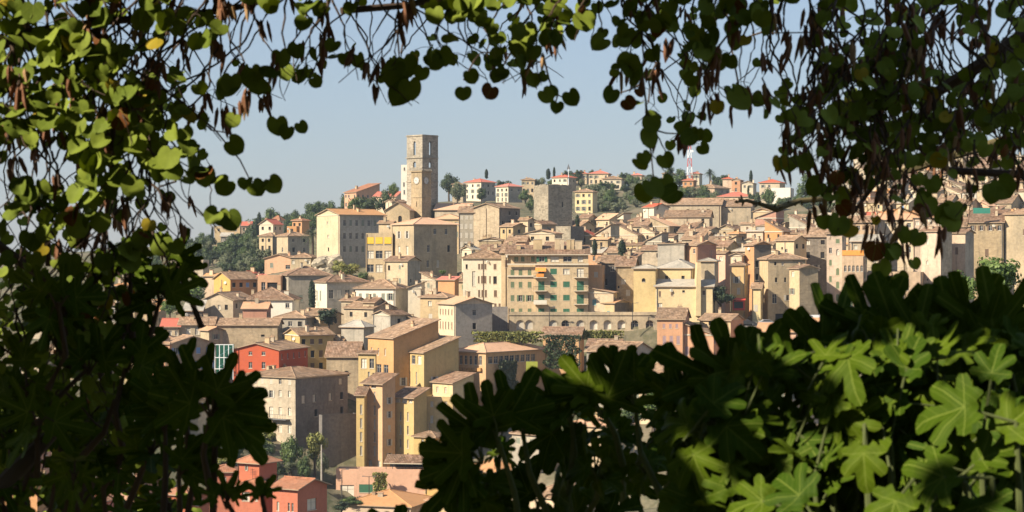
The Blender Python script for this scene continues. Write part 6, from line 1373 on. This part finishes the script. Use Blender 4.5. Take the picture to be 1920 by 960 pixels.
for layer in range(3):
    for x in np.arange(-60, 1990, 35):
        if x > 480 and x < 1180 and layer == 2 and rs.rand() < .4: continue
        hang(x + rs.uniform(-12, 12), -40 + rs.uniform(-20, 20), (6.06, 6.9, 8.0)[layer] + rs.uniform(-.03, .03) * (1 + 3 * layer), rs.normal(0, 3))
# twigs that start inside the dense sides
for i in range(110):
    x = rs.uniform(-40, 330); y = rs.uniform(0, 900); hang(x, y, rs.choice([6.05, 6.1, 7.2]), rs.normal(2, 4), 14)
for i in range(120):
    x = rs.uniform(1500, 1960); y = rs.uniform(0, 300); hang(x, y, rs.choice([6.05, 6.1, 7.2]), rs.normal(-1, 3), 12)
# fill where the photograph is almost closed
for i in range(4400):
    x, y = rs.uniform(-40, 1960), rs.uniform(-40, 980); d = dens(CR_ROWS, x, y)
    pr = {9: .50, 8: .16, 7: .05}.get(d, 0) * (1.9 if (x < 330 and y > 480) else 1)
    if rs.rand() < pr * (.5 if y < 480 else 1): jleaf(x, y, rs.uniform(6.3, 9.0))
# broad sunlit leaves of the front twigs
for i in range(430):
    x, y = rs.uniform(-20, 520), rs.uniform(-20, 500)
    if rs.rand() > (dens(CR_ROWS, x, y) / 9) ** 1.2: continue
    jleaf(x, y, rs.uniform(5.965, 6.0), rs.uniform(.045, .074))
for i in range(150):
    x, y = rs.uniform(500, 1500), rs.uniform(-20, 130)
    if rs.rand() > (dens(CR_ROWS, x, y) / 9) ** 1.2: continue
    jleaf(x, y, rs.uniform(5.965, 6.0), rs.uniform(.042, .068))
# leaves seen singly against the sky
solo = [(437, 225, 30), (440, 272, 40), (565, 238, 26), (520, 235, 40), (538, 247, 30), (512, 345, 36), (480, 352, 36), (400, 404, 36), (432, 412, 42), (415, 407, 34), (420, 348, 40), (384, 330, 40), (280, 422, 30), (300, 456, 44), (330, 462, 30), (592, 152, 26), (672, 112, 30), (648, 108, 30),
 (868, 172, 32), (884, 142, 30), (918, 172, 34), (934, 142, 32), (942, 136, 26), (1000, 150, 28), (1018, 143, 22), (1024, 178, 32), (1044, 200, 26), (1036, 170, 24), (1072, 182, 34), (1145, 177, 34), (1177, 192, 30), (745, 150, 44), (752, 178, 50), (770, 165, 44), (728, 140, 30), (740, 130, 40), (762, 122, 44), (790, 136, 30), (830, 105, 40), (812, 112, 36), (985, 60, 46), (975, 90, 40), (1095, 40, 44), (1130, 60, 22),
 (1185, 130, 46), (1178, 115, 44), (1216, 258, 40), (1208, 295, 28), (1222, 232, 36), (1248, 300, 34), (1225, 352, 44), (1260, 364, 42), (1208, 360, 40), (1250, 340, 30), (1308, 250, 30), (1292, 258, 34), (1282, 240, 30), (1385, 185, 50), (1345, 200, 28), (1480, 305, 38), (1462, 304, 30), (1500, 218, 40), (1508, 238, 36), (1530, 350, 40), (1545, 415, 30), (1570, 420, 44), (1592, 428, 36), (1735, 385, 46), (1770, 400, 44), (1750, 345, 34), (1790, 390, 40), (1783, 415, 40), (1880, 350, 50), (1858, 362, 40), (1822, 355, 22), (1672, 470, 36), (1662, 530, 30), (1655, 505, 40), (1690, 520, 26), (1700, 440, 34), (1640, 470, 40), (1720, 445, 34)]
for x, y, s in solo:
    D = rs.uniform(6.0, 6.05); q = jleaf(x, y, D, s / F * D / .98, nrm(np.array([rs.normal(0, .25), -1, rs.normal(.1, .25)])))
for pl_ in ([(745, 60), (748, 100), (752, 130)], [(752, 100), (758, 60)], [(960, 96), (948, 115), (936, 140)], [(870, 150), (890, 112), (902, 98), (968, 102)], [(1020, 110), (1030, 150), (1040, 175), (1060, 185)], [(1046, 175), (1042, 192)], [(1205, 155), (1190, 165), (1152, 178)], [(1204, 130), (1212, 200), (1222, 300), (1228, 360)], [(1212, 240), (1250, 250), (1300, 252)], [(330, 150), (350, 200), (400, 240), (450, 300), (470, 340), (510, 350)],
            [(480, 170), (490, 190), (512, 222), (540, 240)], [(360, 210), (396, 244), (432, 250)], [(210, 520), (200, 430), (215, 360), (190, 250), (160, 100), (150, -30)], [(330, 340), (300, 350), (260, 400), (240, 470), (236, 560)], [(1640, -20), (1655, 120), (1680, 260), (1690, 360), (1694, 460), (1698, 560)], [(1715, -20), (1706, 200), (1700, 330), (1682, 440), (1668, 500)], [(1740, 380), (1712, 350), (1690, 330)], [(1690, 390), (1736, 410), (1760, 400)], [(1500, 300), (1530, 260), (1560, 200), (1590, 100)], [(1430, 60), (1400, 70), (1370, 65)], [(1385, 160), (1372, 90), (1360, 0)], [(1590, 60), (1560, 60), (1440, 62)]):
    D = rs.uniform(6.2, 6.45); pts = [pxp(a, b_, D + .05 * i) for i, (a, b_) in enumerate(pl_)]; twig.tube(pts, list(np.linspace(.0035, .002, len(pts))), 5)
# thick branches of the crown
for pl_, D, r0, r1 in (([(-80, 120), (60, 60), (200, 40), (420, 20), (620, -30)], 6.6, .02, .008), ([(1960, 40), (1840, 120), (1760, 170), (1700, 260), (1650, 330), (1600, 400)], 6.8, .03, .006), ([(150, -50), (215, 170), (208, 340), (190, 470)], 6.0, .012, .005), ([(640, 20), (760, 10), (900, -20), (1100, -40)], 6.4, .012, .01), ([(-60, 420), (80, 520), (180, 640), (250, 800)], 6.6, .02, .006),
                       ([(1960, 330), (1780, 320), (1690, 250), (1640, 150)], 7.0, .016, .008)):
    pts = []; n_ = len(pl_)
    for i, (a, b_) in enumerate(pl_): pts.append(pxp(a, b_, D + .1 * i))
    twig.tube(pts, list(np.linspace(r0, r1, n_)), 7)
# bare lichen-covered branch in front of the ridge
bb = MB(); pts = [pxp(a, b_, 9 + i * .05) for i, (a, b_) in enumerate(((1378, 379), (1400, 376), (1430, 384), (1456, 392), (1476, 384), (1500, 376), (1560, 372), (1640, 340), (1760, 300), (1960, 240)))]
bb.tube(pts, [.004, .008, .010, .017, .014, .012, .014, .016, .02, .026], 8)
for i in range(40):
    q = rs.randint(0, 6); p = pts[q] + (pts[q + 1] - pts[q]) * rs.rand(); bb.tube([p, p + rs.normal(0, .012, 3)], [.009, .003], 5)
rel(bb, JB).build('bare_branch', plain('lichen_bark', (.16, .13, .06), .95, 0, .5), JR, Matrix(), JB)
# unseen crown leaves added overhead and behind the camera, gapped to shade chosen leaves
shade_t = polar_leaf(lambda t: heart(t), 12, (1,), lambda x, y: .1 * abs(x), 0, .42)
cnt = 0
def lit_at(Q):
    t = (Q[1] - 6.0) / SV[1]
    if t < 0: pass
    q = Q - SV * t
    if q[1] <= 0: return None
    x, y = q[0] / 6.0 * F + 960, HZ - (q[2] - Z0) / 6.0 * F
    return x, y
blobs_lit = rs.rand(60, 60)
blob2 = np.random.RandomState(5).rand(80, 80)
def holef(x, y):
    return blob2[int((x + 800) / 120) % 80, int((y + 800) / 100) % 80] * .65 + blob2[int((x + 800) / 60) % 80, int((y + 930) / 60) % 80] * .35 < (.78 if x > 1460 and y > 640 else .62)
def hole2(Q):
    t = (Q[1] - 4.75) / SV[1]; q = Q - SV * t; x, y = q[0] / 4.75 * F + 960, HZ - (q[2] - Z0) / 4.75 * F
    return 1250 < x < 2700 and 600 < y < 1900 and holef(x, y)
def hole(x, y):
    v = blobs_lit[int((x + 400) / 150) % 60, int((y + 400) / 150) % 60] * .7 + blobs_lit[int((x + 400) / 80) % 60, int((y + 800) / 80) % 60] * .3
    return v < lit(x, y)
for i in range(44000):
    x, y = rs.uniform(-150, 2070), rs.uniform(-150, 1110)
    D0 = rs.uniform(5.6, 8.4) if y < 560 else rs.uniform(4.4, 7.2)
    if hole(x, y) and (5.8 < D0 < 6.2 or (y > 600 and x > 1250)): continue
    p = pxp(x, y, D0); t = rs.uniform(1.4, 3.6)
    q = p + SV * t
    half = .1293 * max(q[1], 0) + .12
    if abs(q[2] - Z0) < half and abs(q[0]) < .2586 * q[1] + .15: continue
    if q[1] < 3.6 and abs(q[2] - Z0) < .1293 * max(q[1], 0) + .6 and abs(q[0]) < .2586 * max(q[1], 0) + 1.8: continue
    la = lit_at(q)
    if hole2(q) or (la and -700 < la[0] < 2300 and -500 < la[1] < 1160 and hole(*la)): continue
    n = nrm(SV + rs.normal(0, .45, 3)); a = nrm(np.cross(n, rs.normal(size=3))); jl.add(shade_t[0], shade_t[1], q, a, n, rs.uniform(.08, .12), shade_t[2]); cnt += 1
for i in range(10000):      # unseen dome of leaves added to cut light from behind
    v = rs.normal(size=3); v = nrm(v); v[2] = abs(v[2]) * .95 - .3; rr = rs.uniform(2.6, 5.5); q = np.array([0, 1.0, Z0]) + v * rr
    if q[1] > 4.8 or q[2] < Z0 - 1.4: continue
    if q[1] > -.6 and -.1293 * max(q[1], 0) - .7 < q[2] - Z0 < .1293 * max(q[1], 0) + .75 and abs(q[0]) < .2586 * max(q[1], 0) + 2.2: continue
    la = lit_at(q)
    if la and -700 < la[0] < 2300 and -500 < la[1] < 1160 and hole(*la): continue
    if hole2(q): continue
    n = nrm(v + rs.normal(0, .5, 3)); a = nrm(np.cross(n, rs.normal(size=3))); jl.add(shade_t[0], shade_t[1], q, a, n, rs.uniform(.13, .20), shade_t[2])
print('shade leaves', cnt)
jl.build('foliage', MJ, JR, JB)  # this mesh also holds the added unseen shading leaves
rel(twig, JB).build('twigs', MTW, JR, Matrix(), JB); rel(pods, JB).build('dark_pods', MPOD, JR, Matrix(), JB); rel(pods2, JB).build('pale_pods', MPOD2, JR, Matrix(), JB)
tk = MB(); tk.tube([(-3.2, -1.5, Z0 - 1.7), (-3.1, -1.2, Z0), (-2.7, -.6, Z0 + 1.5), (-1.5, 1.5, Z0 + 2.0), (0, 3.5, Z0 + 1.9), (2.0, 5.5, Z0 + 1.6)], [.22, .18, .15, .10, .06, .03], 10)
tk.tube([(-2.9, -.9, Z0 + .8), (-2.4, 2.5, Z0 + 1.3), (-1.9, 5.5, Z0 + 1.25), (-.8, 6.2, Z0 + 1.1)], [.14, .09, .05, .02], 8)
rel(tk, JB).build('trunk', M['bark'], JR, Matrix(), JB)
# ---- figs
def fig_rosette(L, stems, x, y, D, nl=6, size=.17, up=.5, spread=(0, 6.283), lean=.0, tilt=.5, face=None, nar=False):
    """rosette of lobed leaves round a shoot tip"""
    c = pxp(x, y, D); off = rs.uniform(0, 6.28)
    for k in range(nl):
        az = spread[0] + (spread[1] - spread[0]) * (k + rs.uniform(.2, .8)) / nl + (off if spread[1] - spread[0] > 6 else 0)
        out = np.array([math.cos(az), rs.normal(0, .35) - lean, math.sin(az)]); out = nrm(out)
        s = size * rs.uniform(.7, 1.1); pet = s * rs.uniform(.25, .6); p = c + out * pet
        n = nrm((SV * tilt + np.array([0, -1, .15]) * (1 - tilt)) + rs.normal(0, .5, 3)) if face is None else nrm(np.array(face) + rs.normal(0, .12, 3))
        a = out - n * out.dot(n); a = nrm(a + np.array([0, 0, -.12]))
        t = FIGN[rs.randint(3)] if (nar or face is not None) else FIGS[rs.randint(4)]; L.add(t[0], t[1], p, a, n, s, t[2])
        stems.tube([c - np.array([0, 0, .02]), (c + p) / 2 + np.array([0, 0, .01]), p], [.004, .003, .0025], 5)
    b_ = c + np.array([rs.normal(0, .06), rs.uniform(0, .15), -rs.uniform(.15, .35)]); stems.tube([b_, (b_ + c) / 2 + rs.normal(0, .02, 3), c], [.011, .009, .006], 7)
fr, fs = Leaves(), MB(); f2, fs2 = Leaves(), MB()
# explicit silhouettes along the upper edge of the mass
for x, y, D, n_, s, sp in ((905, 775, 5.3, 5, .17, (1.3, 4.4)), (880, 800, 5.4, 4, .15, (2.2, 4.2)), (935, 745, 5.3, 3, .16, (.9, 2.6)), (760, 955, 5.0, 5, .12, (.3, 2.9)), (980, 730, 5.5, 3, .14, (.6, 2.2)), (1070, 700, 5.6, 5, .15, (.4, 3.0)), (1190, 665, 5.5, 4, .15, (.9, 2.9)), (1130, 690, 5.5, 4, .16, (.5, 2.9)),
                           (1285, 730, 5.2, 4, .16, (.8, 2.6)), (1385, 690, 5.1, 5, .18, (.9, 2.7)), (1480, 690, 5.2, 5, .17, (.7, 2.6)), (1560, 640, 5.2, 5, .18, (.6, 2.8)), (1640, 600, 5.2, 4, .17, (.5, 2.7)), (1700, 640, 5.0, 5, .2, (.6, 3.0)), (1790, 630, 5.0, 5, .21, (.5, 2.3)), (1870, 640, 5.0, 4, .2, (.8, 2.6))):
    fig_rosette(fr, fs, x, y + (45 if x > 1250 else 80), D, n_, s * .85, spread=sp, tilt=.25, face=(rs.normal(0, .2), -1, .1))
for i in range(1500):
    x, y = rs.uniform(800, 1980), rs.uniform(560, 1040); d = dens(FG_ROWS, x, y - (60 if x > 1250 else 95))
    if rs.rand() > d / 9 * (.24 if x > 1300 else .15): continue
    fig_rosette(fr, fs, x, y, (rs.uniform(4.65, 4.95) if rs.rand() < .5 else rs.uniform(5.0, 6.4)) if x > 1300 else rs.uniform(5.2, 7.0), rs.randint(3, 6), rs.choice([.055, .075, .09, .105, .12]), tilt=.7 if x > 1250 else .45)
# the big sunlit leaves in front
for x, y, D, s, ax, n_ in ((1590, 705, 4.7, .20, (-1, 0, .25), (-.45, -.75, .55)), (1700, 690, 4.6, .16, (.2, 0, 1), (-.5, -.8, .3)), (1810, 765, 4.4, .22, (-1, 0, .15), (-.4, -.7, .6)), (1770, 895, 4.3, .22, (-1, 0, -.1), (-.5, -.6, .65)), (1480, 800, 4.7, .15, (-1, 0, .5), (-.5, -.8, .5)), (1500, 930, 4.4, .17, (-.6, 0, .6), (-.4, -.8, .5)), (1620, 850, 4.5, .15, (.1, 0, -1), (-.5, -.8, .4)),
                            (1860, 700, 4.5, .13, (.1, 0, 1), (-.5, -.8, .2)), (1890, 800, 4.4, .18, (.7, 0, .7), (-.6, -.7, .4)), (1560, 760, 4.6, .14, (.2, 0, 1), (-.6, -.7, .3)), (1440, 760, 4.8, .16, (-.8, 0, .7), (-.3, -.8, .5)), (1680, 940, 4.3, .17, (-.3, 0, -1), (-.5, -.7, .5)), (1840, 950, 4.3, .2, (.4, 0, -.9), (-.5, -.7, .5)), (1430, 940, 4.5, .17, (-.9, 0, .1), (-.4, -.7, .6)), (1650, 770, 4.6, .15, (-.5, 0, .8), (-.6, -.6, .5)), (1740, 640, 4.9, .18, (-.8, 0, .4), (-.3, -.8, .4)), (1840, 860, 4.4, .16, (.8, 0, .3), (-.4, -.7, .6))):
    s *= .58; p = pxp(x, y, D); a = nrm(np.array(ax, float)); n = nrm(np.array(n_)); a = nrm(a - n * a.dot(n)); t = FIGS[rs.randint(4)]; fr.add(t[0], t[1], p, a, n, s, t[2])
    e = p - a * .12 + np.array([0, .03, -.05]); fs.tube([p, (p + e) / 2, e], [.003, .0035, .004], 6); fs.tube([e, e + np.array([.02, .02, -.3])], [.006, .012], 7)
for i in range(95):
    x, y = rs.uniform(1280, 1930), rs.uniform(650, 975)
    if x < 1400 and y < 740: continue
    p = pxp(x, y, rs.uniform(4.60, 4.68)); n = nrm(np.array([-.5, -.72, .5]) + rs.normal(0, .33, 3)); a = rs.normal(size=3); a[2] += .3; a = nrm(a - n * a.dot(n)); t = FIGS[rs.randint(4)] if rs.rand() < .6 else FIGN[rs.randint(3)]
    fr.add(t[0], t[1], p, a, n, rs.uniform(.06, .115), t[2]); e = p - a * .09 + np.array([0, .04, -.03]); fs.tube([p, (p + e) / 2, e], [.0022, .0028, .003], 5)
# left fig: black silhouettes
for x, y, D, n_, s, sp in ((395, 770, 5.2, 6, .165, (-.9, 3.0)), (405, 765, 5.3, 4, .16, (-.8, .6)), (345, 735, 5.4, 3, .13, (1.2, 2.6)), (310, 800, 5.5, 4, .15, (.5, 3.4)), (250, 600, 6.2, 5, .13, (3.6, 5.6)), (235, 520, 6.4, 4, .13, (-.4, 3.2)), (75, 395, 6.5, 5, .10, (-.9, 3.2)), (300, 560, 6.0, 5, .13, (.0, 3.6)), (330, 500, 6.2, 4, .12, (-.6, 1.6)), (165, 690, 5.8, 4, .15, (.2, 2.4)), (235, 690, 5.7, 4, .14, (-.4, .9)), (215, 750, 5.7, 3, .14, (-.5, .6)),
                           (425, 940, 5.2, 4, .085, (.2, 2.8)), (492, 935, 5.2, 3, .07, (.9, 2.6)), (335, 880, 5.3, 4, .12, (-.6, 1.6)), (370, 840, 5.5, 3, .09, (-.4, .7)), (245, 505, 6.1, 3, .11, (1.0, 2.4))):
    fig_rosette(f2, fs2, x, y, D, n_, s * .8, spread=sp, tilt=.0, face=(rs.normal(0, .2), -1, .1))
for i in range(260):
    x, y = rs.uniform(-60, 430), rs.uniform(560, 1010)
    if dens(CR_ROWS, x + 120, y) < 3: continue
    if rs.rand() < .26: fig_rosette(f2, fs2, x, y, rs.uniform(5.4, 7.2), rs.randint(3, 5), rs.uniform(.09, .13), tilt=.2, nar=True)
fr.build('foliage', MF, FR, FB); rel(fs, FB).build('branches', MGS, FR, Matrix(), FB)
f2.build('foliage', MF, FL, FLB); rel(fs2, FLB).build('branches', MTW, FL, Matrix(), FLB)
for base, root, pts in ((FB, FR, [(2.6, 3.8, Z0 - 2.6), (1.9, 4.6, Z0 - 1.3), (1.2, 5.2, Z0 - .75)]), (FLB, FL, [(-2.2, 4.6, Z0 - 2.8), (-1.9, 5.2, Z0 - 1.2), (-1.3, 5.6, Z0 - .5)])):
    t_ = MB(); t_.tube(pts, [.09, .06, .02], 8); rel(t_, base).build('trunk', M['bark'], root, Matrix(), base)
# ------------------------------------------------------------ air
def haze():
    m = MB(); m.box(-1200, 1200, -60, 1650, -60, 230); o = m.build('haze', None); o.data.materials.clear()
    mt = bpy.data.materials.new('haze'); mt.use_nodes = True; nt = mt.node_tree; nt.nodes.clear(); out = nt.nodes.new('ShaderNodeOutputMaterial'); v = nt.nodes.new('ShaderNodeVolumePrincipled')
    v.inputs['Color'].default_value = (.74, .87, 1.0, 1); v.inputs['Density'].default_value = .00009; v.inputs['Anisotropy'].default_value = .2; nt.links.new(v.outputs[0], out.inputs['Volume'])
    o.data.materials.append(mt); tag(o, 'thin blue morning haze over the town', 'haze', kind='stuff'); del o['category']; del o['label']
USE_HAZE = True
if USE_HAZE: haze()
